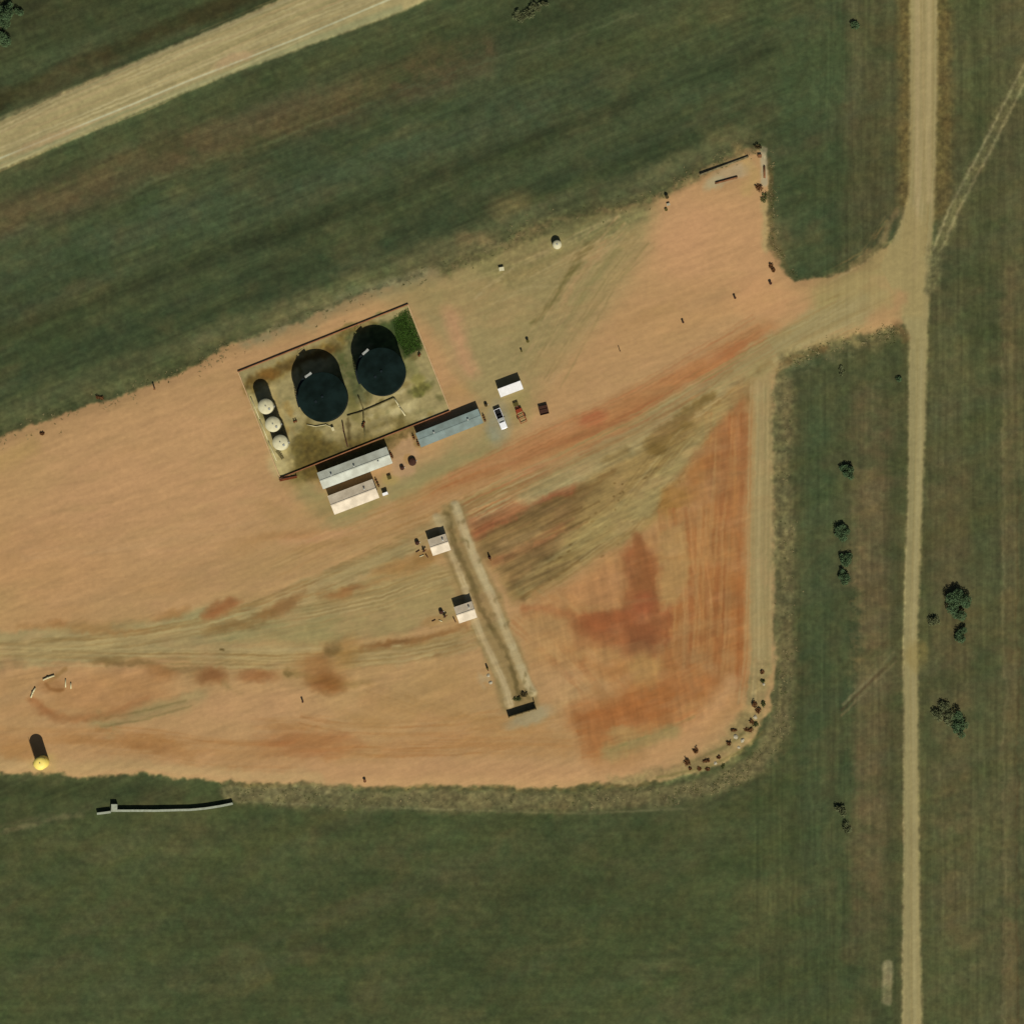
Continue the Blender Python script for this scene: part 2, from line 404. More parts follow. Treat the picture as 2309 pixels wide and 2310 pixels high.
spot(620, 1290, 36, 17, (146, 96, 50), .75, soft=.7); spot(640, 1235, 34, 26, (156, 116, 62), .6, soft=.8, br=N_clump, amt=.3); spot(600, 1256, 40, 22, (158, 108, 60), .6, soft=.8)
spot(625, 1222, 16, 12, (118, 92, 52), .6, br=N_clump, amt=.6)
line([(545, 1272), (640, 1292), (700, 1294)], 10, (142, 112, 60), 8, .5)
line([(680, 1222), (740, 1215), (800, 1206), (880, 1184)], 12, (140, 98, 54), 7, .75, br=N_med, amt=.35)
line([(820, 1240), (860, 1220), (900, 1198)], 9, (146, 106, 62), 7, .4)
spot(545, 1275, 8, 5, (96, 78, 40), .6); spot(415, 1228, 4, 3, (104, 84, 44), .9)
tracks([(40, 1040), (160, 1030), (300, 1010), (420, 985), (540, 940)], 190, 26, [(178, 134, 88), (190, 146, 100), (172, 132, 88)], 105, w=5, a=.28, br=N_hz)
tracks([(560, 1380), (640, 1398), (740, 1402), (860, 1396), (960, 1380)], 70, 20, [(160, 110, 62), (186, 140, 92), (170, 122, 74)], 106, a=.4, br=N_hz)
tracks([(180, 1390), (300, 1402), (420, 1420), (560, 1420)], 60, 12, [(166, 114, 64), (184, 138, 90)], 107, a=.35, br=N_hz)
tracks([(690, 1310), (780, 1340), (880, 1370), (1000, 1380), (1080, 1360)], 60, 18, [(160, 120, 70), (184, 142, 92), (174, 134, 86)], 108, a=.35, br=N_med)
tracks([(860, 985), (960, 930), (1060, 885), (1180, 825), (1290, 762), (1400, 700), (1500, 640), (1600, 590), (1700, 545)], 50, 30, [(146, 116, 68), (176, 152, 104), (156, 124, 76), (182, 156, 108)], 109, a=.5, br=N_dg)
tracks([(985, 1118), (1090, 1050), (1180, 985), (1235, 920), (1290, 850), (1370, 770), (1440, 700)], 60, 26, [(134, 106, 60), (170, 146, 96), (146, 116, 66)], 110, a=.5, br=N_d2)
tracks([(860, 930), (960, 885), (1080, 830), (1200, 775), (1320, 700), (1440, 630)], 80, 22, [(158, 98, 58), (184, 124, 78), (150, 104, 62)], 111, a=.4, br=N_dg)
tracks([(900, 560), (1000, 520), (1100, 470), (1180, 430)], 90, 14, [(132, 116, 70), (166, 146, 100)], 112, a=.35, br=N_dg)
tracks([(1000, 700), (1060, 600), (1120, 510), (1190, 430)], 120, 16, [(138, 118, 72), (176, 144, 98)], 113, a=.35, br=N_d2)
tracks([(1500, 610), (1580, 570), (1660, 520), (1720, 460)], 110, 20, [(144, 120, 72), (178, 154, 108), (150, 124, 76)], 115, a=.45, br=N_dg)
# soil islands of the pull-in loop
spot(215, 1312, 110, 46, (176, 124, 74), .6)
line([(60, 1318), (80, 1340), (140, 1355), (200, 1348), (280, 1325)], 14, (158, 102, 58), 7, .75)
line([(180, 1362), (260, 1350), (340, 1330), (380, 1315)], 26, (150, 134, 88), 12, .7)
line([(200, 1355), (280, 1340), (350, 1322)], 4, (112, 98, 56), 2.5, .75, 1, br=N_med, amt=.3)
line([(190, 1372), (270, 1358), (360, 1332)], 4, (116, 102, 60), 2.5, .7, 1, br=N_med, amt=.3)
line([(185, 1350), (210, 1372), (215, 1385)], 26, (150, 132, 84), 10, .5, br=N_clump)
spot(100, 1296, 26, 14, (150, 104, 58), .6)
line([(86, 1290), (95, 1300), (118, 1302)], 7, (134, 88, 44), 3, .8, 1)
line([(92, 1285), (112, 1272), (124, 1262)], 7, (146, 108, 58), 3, .6, 1)
spot(82, 1222 + 220, 30, 16, (186, 158, 88), .6)
spot(40, 1420, 40, 20, (170, 120, 66), .6)
# southern pad
line([(-300, 1390), (100, 1392), (260, 1400), (400, 1420), (600, 1420), (760, 1410), (900, 1405), (1060, 1400)], 40, (174, 122, 70), 18, .6, br=N_hz, amt=.5)
spot(580, 1405, 90, 26, (172, 110, 62), .7, 0, br=N_hz, amt=.4)
spot(280, 1400, 60, 14, (164, 112, 60), .6)
line([(500, 1360), (600, 1390), (700, 1400), (820, 1410)], 30, (170, 118, 66), 16, .5, br=N_hz)
line([(700, 1330), (800, 1350), (900, 1370), (1010, 1380)], 34, (176, 130, 78), 20, .5)
line([(600, 1450), (900, 1452), (1250, 1455)], 30, (190, 142, 96), 14, .7)
line([(0, 1446), (300, 1448), (600, 1470)], 20, (178, 146, 98), 9, .6)
spot(480, 1330, 110, 26, (188, 142, 96), .7)
spot(860, 1300, 70, 40, (178, 136, 84), .6)
# red earth in the south-east of the pad
RED = (174, 118, 64)
poly([(985, 1160), (1060, 1110), (1150, 1050), (1235, 985), (1300, 890), (1390, 720), (1412, 760), (1408, 1000), (1406, 1250), (1395, 1330), (1330, 1375), (1240, 1405), (1190, 1430), (1125, 1440), (1095, 1400), (1090, 1340), (1160, 1300), (1080, 1260), (1010, 1260)], (172, 120, 69), 36, .9, br=N_med, amt=.15)
poly([(1320, 860), (1400, 715), (1412, 800), (1410, 900), (1390, 1000), (1340, 960)], (156, 98, 56), 16, .75)
line([(1408, 735), (1420, 790), (1428, 850), (1431, 905)], 9, (130, 96, 54), 5, .65, 1)
line([(1330, 860), (1300, 905), (1310, 930)], 34, (158, 100, 50), 14, .6)
spot(1270, 945, 26, 30, (158, 112, 54), .8)
spot(1360, 1150, 46, 120, (166, 102, 52), .6)
tracks([(1380, 780), (1378, 900), (1372, 1000), (1368, 1100), (1366, 1200), (1360, 1300)], 90, 34, [(158, 100, 54), (182, 132, 78), (150, 90, 48), (174, 116, 64)], 130, w=5, a=.45, br=N_vt)
tracks([(1290, 960), (1296, 1060), (1300, 1160), (1296, 1260)], 110, 24, [(160, 104, 56), (184, 134, 82), (156, 96, 52)], 131, w=6, a=.4, br=N_med)
tracks([(1000, 1130), (1060, 1180), (1120, 1240), (1180, 1300)], 130, 16, [(162, 104, 60), (184, 138, 88), (170, 120, 72)], 132, w=6, a=.35, br=N_med)
tracks([(1090, 1380), (1180, 1362), (1270, 1330), (1350, 1280)], 90, 22, [(156, 94, 48), (178, 124, 70), (166, 104, 56)], 133, w=5, a=.45, br=N_med)
for i in range(46):
    x0 = rng.uniform(1010, 1400); y0 = rng.uniform(1000, 1400)
    if y0 < 1540 - .55 * x0 + 260 - 200 * (x0 > 1300): continue
    spot(x0, y0, rng.uniform(6, 24), rng.uniform(5, 16), [(184, 136, 84), (152, 90, 48), (176, 122, 70), (160, 104, 54), (178, 138, 90)][i % 5], .4, rng.uniform(-1, 1), soft=.9)
line([(1395, 1000), (1396, 1280)], 22, (160, 94, 46), 12, .6, br=N_vt, amt=.4)
poly([(1172, 1040), (1205, 1010), (1232, 1040), (1240, 1120), (1262, 1145), (1258, 1195), (1230, 1240), (1195, 1250), (1160, 1225), (1110, 1190), (1100, 1160), (1165, 1150), (1180, 1110)], (150, 88, 50), 13, .85, br=N_med, amt=.2)
spot(1210, 1200, 34, 40, (138, 80, 46), .7, soft=.8)
spot(1130, 1185, 46, 26, (156, 92, 52), .6, soft=.8)
line([(1200, 1005, 14), (1212, 1050, 34), (1216, 1110, 44), (1214, 1150, 50)], 12, (142, 88, 48), 9, .7)
line([(1245, 1070), (1250, 1130), (1262, 1170), (1256, 1215)], 9, (136, 76, 42), 6, .6)
spot(1214, 1225, 22, 24, (130, 78, 46), .6, soft=.7); spot(1195, 1165, 24, 12, (164, 92, 58), .5, soft=.8)
spot(1100, 1180, 26, 16, (150, 88, 48), .5, soft=.8); spot(1160, 1210, 20, 12, (166, 104, 60), .5, soft=.8)
spot(1215, 1140, 24, 22, (162, 86, 52), .6)
poly([(1245, 1000), (1290, 990), (1300, 1060), (1285, 1130), (1250, 1150), (1240, 1100)], (172, 132, 80), 9, .85)
poly([(1100, 1090), (1165, 1060), (1175, 1110), (1160, 1150), (1085, 1140), (1060, 1110)], (182, 128, 80), 12, .85)
poly([(985, 1175), (1060, 1165), (1090, 1200), (1040, 1240), (1000, 1250)], (178, 134, 84), 12, .7)
line([(990, 1150), (1040, 1150), (1100, 1170)], 14, (162, 98, 56), 9, .7)
spot(1150, 1175, 50, 18, (158, 90, 50), .7)
spot(1215, 1270, 30, 34, (176, 132, 76), .8)
spot(1030, 1290, 40, 40, (178, 136, 90), .6)
line([(1100, 1350), (1180, 1330), (1270, 1300), (1330, 1290)], 46, (160, 98, 50), 22, .8, br=N_med, amt=.2)
spot(1180, 1350, 90, 26, (160, 97, 50), .75, soft=.8)
spot(1122, 1395, 26, 34, (164, 104, 57), .7, .3, soft=.95)
line([(1380, 1290), (1330, 1360), (1240, 1420)], 34, (196, 146, 96), 14, .8)
line([(1150, 1420), (1210, 1400), (1270, 1380)], 26, (150, 134, 84), 12, .7)
line([(1150, 1415), (1260, 1375), (1310, 1352)], 4, (118, 110, 62), 3, .5, 1, br=N_med)
spot(1175, 1385, 26, 12, (168, 136, 84), .6)
line([(1250, 1050), (1390, 1050)], 8, RED, 8, .3)
# perimeter lane and bank
line([(1438, 700, 30), (1437, 900, 42), (1434, 1100, 46), (1436, 1260, 40)], 40, (166, 144, 96), 6, .95, 1, br=N_vt, amt=.15)
line([(1422, 760), (1420, 900)], 8, (176, 144, 92), 5, .6)
line([(1436, 1260, 40), (1425, 1350, 44), (1370, 1420, 44), (1280, 1460, 30), (1150, 1474, 14)], 30, (136, 124, 78), 10, .7, veg=.3, br=N_med, amt=.35)
line([(1440, 1380), (1395, 1420), (1330, 1448), (1240, 1468)], 5, (98, 92, 48), 3.5, .7, 1, br=N_dg, amt=.3)
line([(1425, 1365), (1370, 1408), (1300, 1438)], 5, (104, 96, 54), 3.5, .6, 1, br=N_dg, amt=.3)
BANK = [(1478, 730), (1480, 1000), (1484, 1250), (1474, 1370), (1430, 1440), (1350, 1482), (1250, 1504), (1000, 1512), (600, 1506), (440, 1494)]
line(BANK, 40, (110, 101, 66), 10, .95, veg=.62)
line([(440, 1478), (600, 1484), (1000, 1488), (1250, 1480)], 8, (112, 94, 54), 4, .7, br=N_clump, amt=.6)
line([(430, 1494), (560, 1492), (650, 1492)], 22, (126, 118, 82), 8, .6, br=N_clump, amt=.6)
line([(440, 1512), (600, 1520), (900, 1530), (1100, 1536), (1300, 1526)], 3.5, (132, 126, 88), 2.5, .6, 1, br=N_hz, amt=.3)
line([(1500, 730), (1502, 1000), (1508, 1250), (1490, 1400), (1440, 1470)], 10, (84, 84, 52), 8, .7)
line([(1480, 680), (1560, 655), (1640, 640), (1690, 625)], 26, (112, 102, 64), 10, .85, veg=.7, br=N_clump, amt=.4)
line([(1460, 700), (1500, 675), (1560, 655)], 12, (104, 76, 42), 6, .7, br=N_clump, amt=.5)
line([(1500, 700), (1580, 676), (1660, 660)], 14, (120, 118, 84), 9, .5, br=N_clump)
line([(1452, 300), (1454, 380), (1456, 460), (1500, 520)], 9, (104, 82, 46), 5, .6, br=N_med, amt=.3)
line([(1442, 380), (1446, 470)], 12, (172, 150, 98), 6, .7)
line([(1440, 282), (1442, 345)], 13, (172, 158, 126), 3, .8, 1)
spot(1380, 328, 40, 14, (174, 152, 118), .75, AN); spot(1350, 345, 22, 12, (172, 162, 124), .6, AN)
line([(1395, 275), (1420, 330), (1410, 360)], 20, (184, 148, 92), 9, .7)
# --- road down the east side, with its junction apron
ROADC = (158, 141, 94)
line([(1744, -400), (1744, 0), (1744, 370)], 100, (112, 92, 50), 14, .8, veg=.5)
line([(1730, 560), (1727, 900), (1717, 1200), (1719, 1600), (1720, 2400)], 56, (96, 86, 54), 12, .5)
poly([(1718, -400), (1768, -400), (1768, 200), (1762, 400), (1752, 560), (1746, 800), (1742, 900), (1731, 1200), (1734, 1600), (1739, 1930), (1742, 2500), (1699, 2500), (1700, 1930), (1704, 1600), (1703, 1200), (1712, 900), (1713, 640), (1690, 560), (1660, 500), (1690, 440), (1714, 370)], ROADC, 5, 1, 1, veg=.02, rid=2)
tracks([(1727, 700), (1727, 900), (1722, 1050), (1717, 1200), (1718, 1400), (1719, 1600), (1719, 1800), (1720, 2000)], 18, 12, [(140, 128, 86), (170, 154, 108), (148, 132, 88)], 120, w=3, a=.5, br=N_vt)
tracks([(1744, -100), (1744, 60), (1744, 200), (1740, 340), (1728, 480)], 36, 14, [(146, 126, 80), (176, 152, 108), (152, 132, 86)], 121, w=3, a=.5, br=N_vt)
line([(1730, -400), (1730, 360), (1725, 520)], 10, (176, 152, 108), 4, .6, 0)
line([(1752, -400), (1752, 380)], 10, (178, 154, 108), 4, .6, 0)
line([(1742, -400), (1742, 380)], 5, (156, 134, 88), 3, .6, 0)
line([(1722, 660), (1719, 900), (1710, 1200), (1712, 1600), (1712, 2400)], 6, (146, 132, 88), 3, .6, 0)
line([(1738, 660), (1733, 900), (1722, 1200), (1724, 1600), (1727, 2400)], 5, (166, 150, 104), 3, .6, 0)
line([(1730, 640), (1726, 900), (1716, 1200), (1718, 1600), (1720, 2400)], 3, (142, 124, 78), 3, .5, 0)
spot(1728, 1240, 22, 30, (144, 122, 68), .5)
line([(1690, 610), (1705, 640)], 12, (128, 96, 60), 7, .6)
poly([(1716, 380), (1690, 450), (1640, 492), (1560, 545), (1700, 600), (1745, 600), (1750, 430)], (162, 140, 90), 12, .75)
line([(1645, 600), (1690, 585), (1700, 560)], 22, (178, 134, 90), 10, .7)
line([(1690, 400), (1655, 468), (1610, 500)], 14, (170, 140, 94), 6, .6)
# faint farm track off the north-east
line([(2300, -560), (1931, 140), (1855, 290), (1800, 392), (1768, 470), (1758, 540)], 26, (112, 106, 68), 8, .75, veg=.6, rid=4)
line([(2292, -560), (1922, 140), (1846, 290), (1791, 392), (1760, 470)], 5, (150, 140, 100), 3, .8, 1)
line([(2308, -560), (1940, 142), (1864, 292), (1809, 394), (1776, 470)], 5, (142, 132, 92), 3, .8, 1)
# --- twin berms beside the pump houses (plan units -> view units)
q = 1 / 1.19575
RB = [(1026 * q, 1139 * q), (1048 * q, 1202 * q), (1076 * q, 1274 * q), (1119 * q, 1367 * q), (1139 * q, 1422 * q), (1183 * q, 1526 * q), (1200 * q, 1562 * q)]
LB = [(984 * q, 1166 * q), (1008 * q, 1218 * q), (1029 * q, 1274 * q), (1048 * q, 1323 * q), (1076 * q, 1411 * q), (1103 * q, 1471 * q), (1139 * q, 1548 * q), (1150 * q, 1590 * q)]
MB_ = [(1008 * q, 1155 * q), (1024 * q, 1225 * q), (1055 * q, 1288 * q), (1078 * q, 1355 * q), (1105 * q, 1405 * q), (1136 * q, 1471 * q), (1160 * q, 1530 * q), (1172 * q, 1575 * q)]


def ramp():
    poly([(RB[0][0] - 22, RB[0][1] - 2), (RB[0][0] + 9, RB[0][1] - 4), (1010, 1296), (1015, 1330), (975, 1350), (952, 1345), (895, 1190), (815, 1000), (838, 970)], (142, 118, 74), 8, .85, 2)
    line(RB, 16, (190, 168, 124), 3.5, .95, 1)
    line(LB, 13, (190, 164, 120), 4, .9, 1)
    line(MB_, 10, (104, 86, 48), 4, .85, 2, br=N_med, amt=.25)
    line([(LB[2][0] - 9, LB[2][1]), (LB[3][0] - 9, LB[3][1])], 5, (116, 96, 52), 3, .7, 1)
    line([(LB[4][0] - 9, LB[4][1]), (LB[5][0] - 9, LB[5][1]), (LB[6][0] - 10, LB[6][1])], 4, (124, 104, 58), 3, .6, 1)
    line([(RB[3][0] + 6, RB[3][1] - 20), (RB[4][0], RB[4][1] - 20)], 12, (146, 122, 74), 4, .5, 1)


spot(1000, 1352, 44, 16, (160, 146, 112), .75, AN)
spot(840, 980, 18, 16, (172, 150, 108), .7)
spot(800, 1050, 20, 12, (146, 110, 58), .5); spot(818, 1170, 24, 10, (166, 124, 72), .6, AN)
spot(915, 1282, 12, 20, (176, 160, 124), .5, -.3, br=N_clump)
# --- gravel floor of the tank battery
BAT = [(537 * q, 839 * q), (920 * q, 687 * q), (1015 * q, 927 * q), (632 * q, 1079 * q)]
poly(BAT, (160, 142, 94), 2, 1, 0, veg=.1, rid=5)
for i in range(95):
    u_, v_ = rng.rand(), rng.rand()
    x0 = BAT[0][0] + (BAT[1][0] - BAT[0][0]) * u_ + (BAT[3][0] - BAT[0][0]) * v_; y0 = BAT[0][1] + (BAT[1][1] - BAT[0][1]) * u_ + (BAT[3][1] - BAT[0][1]) * v_
    spot(x0, y0, rng.uniform(4, 13), rng.uniform(3, 7), [(112, 104, 58), (188, 170, 122), (130, 110, 60), (96, 84, 40), (140, 128, 82)][i % 5], .65, AN, soft=.7)
line([(470, 730), (640, 645), (700, 620)], 26, (122, 92, 34), 10, .7, veg=.3, br=N_clump, amt=.5)
poly([(556, 905), (540, 850), (580, 790), (650, 860), (690, 820), (740, 830), (700, 870), (600, 905)], (100, 80, 30), 10, .9, veg=.4, br=N_med, amt=.3)
spot(650, 720, 24, 60, (72, 78, 44), .75, -.35, br=N_clump, amt=.4)
line([(545, 770), (548, 820), (560, 860)], 16, (150, 112, 50), 6, .6, br=N_med)
line([(468, 722), (560, 688), (640, 655)], 14, (92, 66, 28), 6, .8, br=N_med, amt=.3)
poly([(545, 905), (535, 860), (560, 820), (640, 830), (740, 790), (800, 800), (790, 830), (700, 870), (600, 915)], (96, 80, 38), 10, .75, veg=.3, br=N_clump, amt=.45)
line([(520, 760), (530, 830), (545, 880)], 14, (132, 108, 56), 6, .5, br=N_clump, amt=.5)
poly([(655, 640), (700, 620), (720, 700), (690, 760), (660, 740)], (64, 74, 44), 10, .75, veg=.4, br=N_clump, amt=.4)
spot(760, 770, 30, 12, (196, 178, 128), .6, AN); spot(720, 815, 34, 10, (186, 164, 114), .6, AN); spot(690, 770, 16, 12, (188, 168, 116), .5)
line([(660, 790), (664, 830), (668, 860)], 6, (74, 60, 30), 4, .7); line([(700, 690), (690, 780)], 6, (110, 96, 54), 4, .5)
line([(600, 860), (700, 830), (800, 800)], 10, (110, 92, 44), 6, .6, br=N_clump, amt=.4)
poly([(735, 606), (768, 583), (800, 658), (765, 672), (745, 640)], (42, 62, 22), 5, .97, veg=1)
poly([(690, 625), (745, 600), (765, 690), (750, 700), (735, 730)], (54, 70, 32), 6, .85, veg=.8)
spot(752, 700, 14, 16, (70, 80, 38), .7, veg=.6)
spot(655, 690, 14, 44, (84, 88, 46), .7, -.35, br=N_clump, amt=.5)
spot(795, 735, 26, 12, (100, 98, 44), .85, AN, veg=.6); spot(775, 690, 12, 22, (104, 106, 58), .5, -.35, soft=.8); spot(700, 850, 40, 10, (92, 86, 44), .5, AN, soft=.8); spot(790, 715, 16, 12, (130, 122, 56), .6)
spot(700, 790, 26, 10, (128, 112, 62), .6, AN, br=N_clump)
spot(670, 770, 10, 34, (124, 112, 58), .6, -.35)
line([(468, 740), (500, 815), (530, 895)], 9, (198, 176, 116), 4, .6, 1)
line([(505, 735), (530, 800)], 20, (206, 176, 112), 8, .5)
spot(505, 706, 20, 10, (140, 92, 34), .6)
spot(530, 872, 22, 30, (196, 176, 122), .6)
line([(640, 905), (720, 870), (800, 835)], 12, (110, 92, 40), 5, .6)
# oily pinkish yard between the two long buildings
poly([(735, 858), (778, 818), (790, 850), (780, 890), (740, 905)], (184, 144, 104), 6, .8)
spot(770, 868, 10, 10, (170, 128, 70), .6)
spot(735, 905, 16, 12, (176, 150, 84), .6)

# khaki haul track and the churned ground beside it
KH = (156, 139, 93)
line([(985, 938, 20), (1060, 905, 34), (1150, 855, 44), (1250, 795, 40), (1340, 738, 34), (1420, 685, 44), (1520, 632, 52), (1620, 580, 60)], 40, KH, 9, .6, br=N_dg, amt=.2)
line([(1210, 955, 44), (1250, 900, 34), (1310, 830, 24), (1370, 765, 22), (1430, 705, 26)], 30, (160, 140, 90), 8, .6, br=N_dg, amt=.2)
line([(1100, 1035, 34), (1160, 985, 50), (1215, 940, 50)], 40, (156, 134, 84), 12, .6, br=N_med, amt=.3)
line([(960, 925), (1080, 872), (1200, 812), (1300, 755), (1380, 700)], 6, (138, 96, 54), 4, .6, 1, br=N_dg, amt=.5)
line([(860, 915), (960, 876), (1060, 838), (1180, 790)], 8, (152, 96, 58), 5, .5, 1, br=N_dg, amt=.6)
for (x0, y0, rx_, ry_) in [(1228, 838, 16, 15), (1240, 822, 20, 14), (1262, 808, 18, 13), (1285, 795, 14, 12), (1300, 780, 16, 12), (1322, 765, 14, 9), (1338, 752, 12, 8), (1245, 850, 12, 7), (1150, 865, 16, 7), (1172, 850, 12, 8)]:
    spot(x0, y0, rx_, ry_, (118, 92, 46), .75 if x0 > 1200 else .45, AN - .1, soft=.5)
for (x0, y0, rx_, ry_, c_) in [(905, 1045, 40, 12, 0), (960, 1030, 44, 12, 1), (1000, 1060, 50, 16, 1), (1035, 1085, 36, 14, 0), (985, 1095, 26, 14, 1), (900, 1010, 34, 9, 2), (1000, 985, 50, 9, 0), (1060, 950, 50, 9, 0), (1110, 930, 44, 7, 0), (945, 975, 50, 12, 2), (880, 990, 30, 10, 2), (1050, 930, 40, 7, 2), (1080, 1010, 40, 8, 3), (990, 1010, 44, 6, 3)]:
    spot(x0, y0, rx_, ry_, [(122, 96, 56), (108, 86, 52), (164, 94, 58), (158, 130, 80)][c_], .5, AN - .05, soft=.6)
# stains of the western pad, feathered
for (x0, y0, rx_, ry_, an_, c_, a_) in [(1000 - 480, 1153, 36, 11, -.35, (136, 96, 52), .7), (548, 1138, 18, 9, -.5, (128, 94, 52), .6), (408, 1150, 24, 10, -.5, (146, 88, 48), .65), (436, 1132, 12, 7, -.5, (152, 96, 54), .6),
        (640, 1122, 24, 7, -.3, (144, 94, 50), .6), (665, 1112, 16, 6, -.3, (150, 100, 56), .5), (445, 1174, 22, 8, -.2, (134, 100, 56), .6), (412, 1186, 18, 6, -.1, (140, 108, 62), .5),
        (398, 1276, 24, 14, .1, (138, 90, 50), .7), (486, 1276, 30, 12, 0, (146, 94, 52), .65), (550, 1276, 16, 8, 0, (120, 96, 52), .5), (612, 1292, 32, 17, .1, (134, 84, 40), .75), (598, 1258, 26, 20, -.4, (150, 98, 52), .55),
        (655, 1228, 18, 26, .2, (154, 112, 56), .5), (628, 1226, 14, 10, 0, (106, 82, 44), .55), (205, 1246, 24, 7, 0, (120, 92, 50), .6), (252, 1252, 30, 5, 0, (126, 98, 56), .5), (300, 1266, 30, 9, .1, (146, 100, 56), .6), (345, 1262, 30, 5, 0, (134, 106, 64), .5),
        (318, 1158, 22, 9, -.1, (154, 110, 62), .5), (108, 1180, 16, 7, 0, (144, 98, 54), .5), (180, 1190, 60, 6, 0, (158, 116, 68), .4), (740, 1214, 50, 6, -.12, (132, 88, 46), .65), (820, 1200, 40, 5, -.2, (140, 96, 52), .5), (790, 1062, 40, 12, -.35, (158, 110, 58), .5),
        (20, 1250, 26, 8, 0, (152, 106, 66), .4), (100, 1352, 34, 7, .3, (150, 98, 58), .5), (190, 1350, 46, 10, 0, (160, 108, 64), .5), (270, 1328, 40, 12, -.3, (172, 124, 80), .4), (575, 1402, 50, 16, 0, (158, 98, 54), .5), (640, 1392, 40, 9, .1, (164, 104, 60), .45),
        (530, 1378, 30, 10, .5, (160, 112, 64), .45), (690, 1360, 50, 12, .2, (164, 122, 70), .4), (560, 1425, 60, 6, 0, (160, 106, 62), .4), (170, 1400, 50, 8, .1, (160, 110, 60), .45), (300, 1412, 70, 9, .1, (158, 106, 58), .45), (540, 1010, 60, 9, -.15, (156, 108, 62), .4), (600, 1030, 50, 8, -.2, (160, 120, 72), .4), (520, 960, 26, 18, .6, (160, 124, 76), .4), (620, 1010, 40, 8, -.2, (196, 142, 100), .5),
        (760, 905, 24, 8, -.4, (160, 138, 92), .4), (590, 935, 30, 20, .2, (136, 132, 84), .45), (650, 980, 40, 12, -.3, (146, 140, 96), .4), (560, 905, 12, 16, 0, (132, 118, 66), .5)]:
    spot(x0, y0, rx_, ry_, c_, a_, an_, soft=.75)
# edges of the perimeter lane
line([(1414, 760), (1413, 900), (1411, 1100), (1412, 1250)], 10, (172, 128, 78), 9, .7, 2, br=N_vt, amt=.3)
line([(1460, 720), (1461, 1000), (1460, 1250)], 12, (138, 124, 82), 6, .7, 2, br=N_tuft0, amt=.5)
tracks([(1440, 720), (1439, 860), (1437, 980), (1436, 1100), (1436, 1240), (1426, 1330)], 40, 22, [(142, 124, 80), (178, 154, 106), (150, 130, 86)], 140, w=4, a=.4, br=N_vt)
spot(1440, 700, 30, 22, (154, 132, 84), .6, soft=.8)
line([(1380, 770), (1405, 735), (1425, 705), (1450, 690)], 8, (130, 102, 58), 5, .45, 2, br=N_med)
for i in range(26):
    y0 = rng.uniform(700, 1440); spot(1466 + rng.randn() * 3, y0, 5, 7, (112, 104, 66), .5, soft=.7)

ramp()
tracks([tuple(p) for p in RB], 16, 7, [(164, 140, 98), (206, 184, 140), (176, 152, 110)], 150, w=3, a=.4, br=N_med)
tracks([tuple(p) for p in LB], 14, 6, [(160, 134, 90), (204, 180, 136)], 151, w=3, a=.4, br=N_med)
for i in range(26):
    k = rng.randint(0, 7); spot(RB[min(k, 6)][0] - 10 + rng.randn() * 9, RB[min(k, 6)][1] + rng.randn() * 14, 5, 3, (112, 94, 54), .5, 1.1, soft=.7)
spot(828, 985, 20, 12, (170, 148, 104), .6, AN, soft=.7)

# patchiness of the grass
def blend(mask, col, a):
    k = (mask * a)[..., None]
    RGB[:] = RGB * (1 - k) + np.array(col, np.float32) * k


NP1 = streak(120, 55, AN, 31, 4); NP2 = streak(70, 40, .2, 32, 4); NP3 = streak(26, 16, AN, 33, 3)
blend(VEG, (86, 83, 58), .16)
blend(sst(.0, .45, NP1) * VEG, (90, 86, 56), .42)
blend(sst(.05, .5, NP2) * VEG, (56, 68, 40), .30)
blend(sst(.15, .5, NP3) * VEG, (84, 88, 55), .22)
blend(sst(.0, .5, streak(90, 30, -.15, 34, 3)) * (1 - VEG) * (RID == 1), (170, 135, 86), .22)
blend(sst(.0, .5, streak(60, 30, -.3, 35, 3)) * (1 - VEG) * (RID == 1), (194, 143, 100), .16)

# --- texture of each surface
def modulate(n, a):
    global RGB
    RGB *= (1 + a * n)[..., None]


dirt = 1 - VEG
sl, m = poly_mask([(868, 960), (1000, 920), (1180, 830), (1350, 720), (1440, 690), (1330, 830), (1250, 960), (1130, 1050), (1000, 1130), (950, 1120)], 18, 2)
AP = np.zeros((NY, NX), np.float32); AP[sl] = m
RGB *= (1 + .13 * AP * streak(70, 4.5, AN - .07, 51, 3) + .07 * AP * N_clump)[..., None]
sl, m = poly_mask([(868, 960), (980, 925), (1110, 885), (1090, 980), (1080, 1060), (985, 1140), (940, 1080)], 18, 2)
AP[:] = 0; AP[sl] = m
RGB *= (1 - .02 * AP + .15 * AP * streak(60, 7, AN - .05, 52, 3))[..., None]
sl, m = poly_mask([(985, 1160), (1235, 985), (1400, 720), (1408, 1330), (1190, 1430), (1090, 1400), (1010, 1260)], 24, 2)
AP[:] = 0; AP[sl] = m
RGB *= (1 + .07 * AP * streak(50, 8, 1.4, 53, 3) + .05 * AP * N_med)[..., None]
sl, m = poly_mask([(-80, 1190), (200, 1175), (420, 1130), (600, 1090), (850, 960), (930, 1190), (700, 1330), (300, 1330), (-80, 1290)], 26, 2)
AP[:] = 0; AP[sl] = m
RGB *= (1 + .06 * AP * streak(90, 5, -.2, 54, 3) + .05 * AP * N_med)[..., None]
lum = RGB.mean(2, keepdims=True)
RGB[:] = lum + (RGB - lum) * (1 - .05 * VEG)[..., None]
RGB[:] = lum + (RGB - lum) * (1 - .06 * (1 - VEG))[..., None]
E = sst(1480, 1560, UU) + (sst(1405, 1425, UU) * (1 - sst(1480, 1560, UU))) * sst(690, 720, VV)
E = np.clip(E, 0, 1)
Sth = sst(1480, 1560, VV) * (1 - E)
Nn = (1 - E) * (1 - Sth)
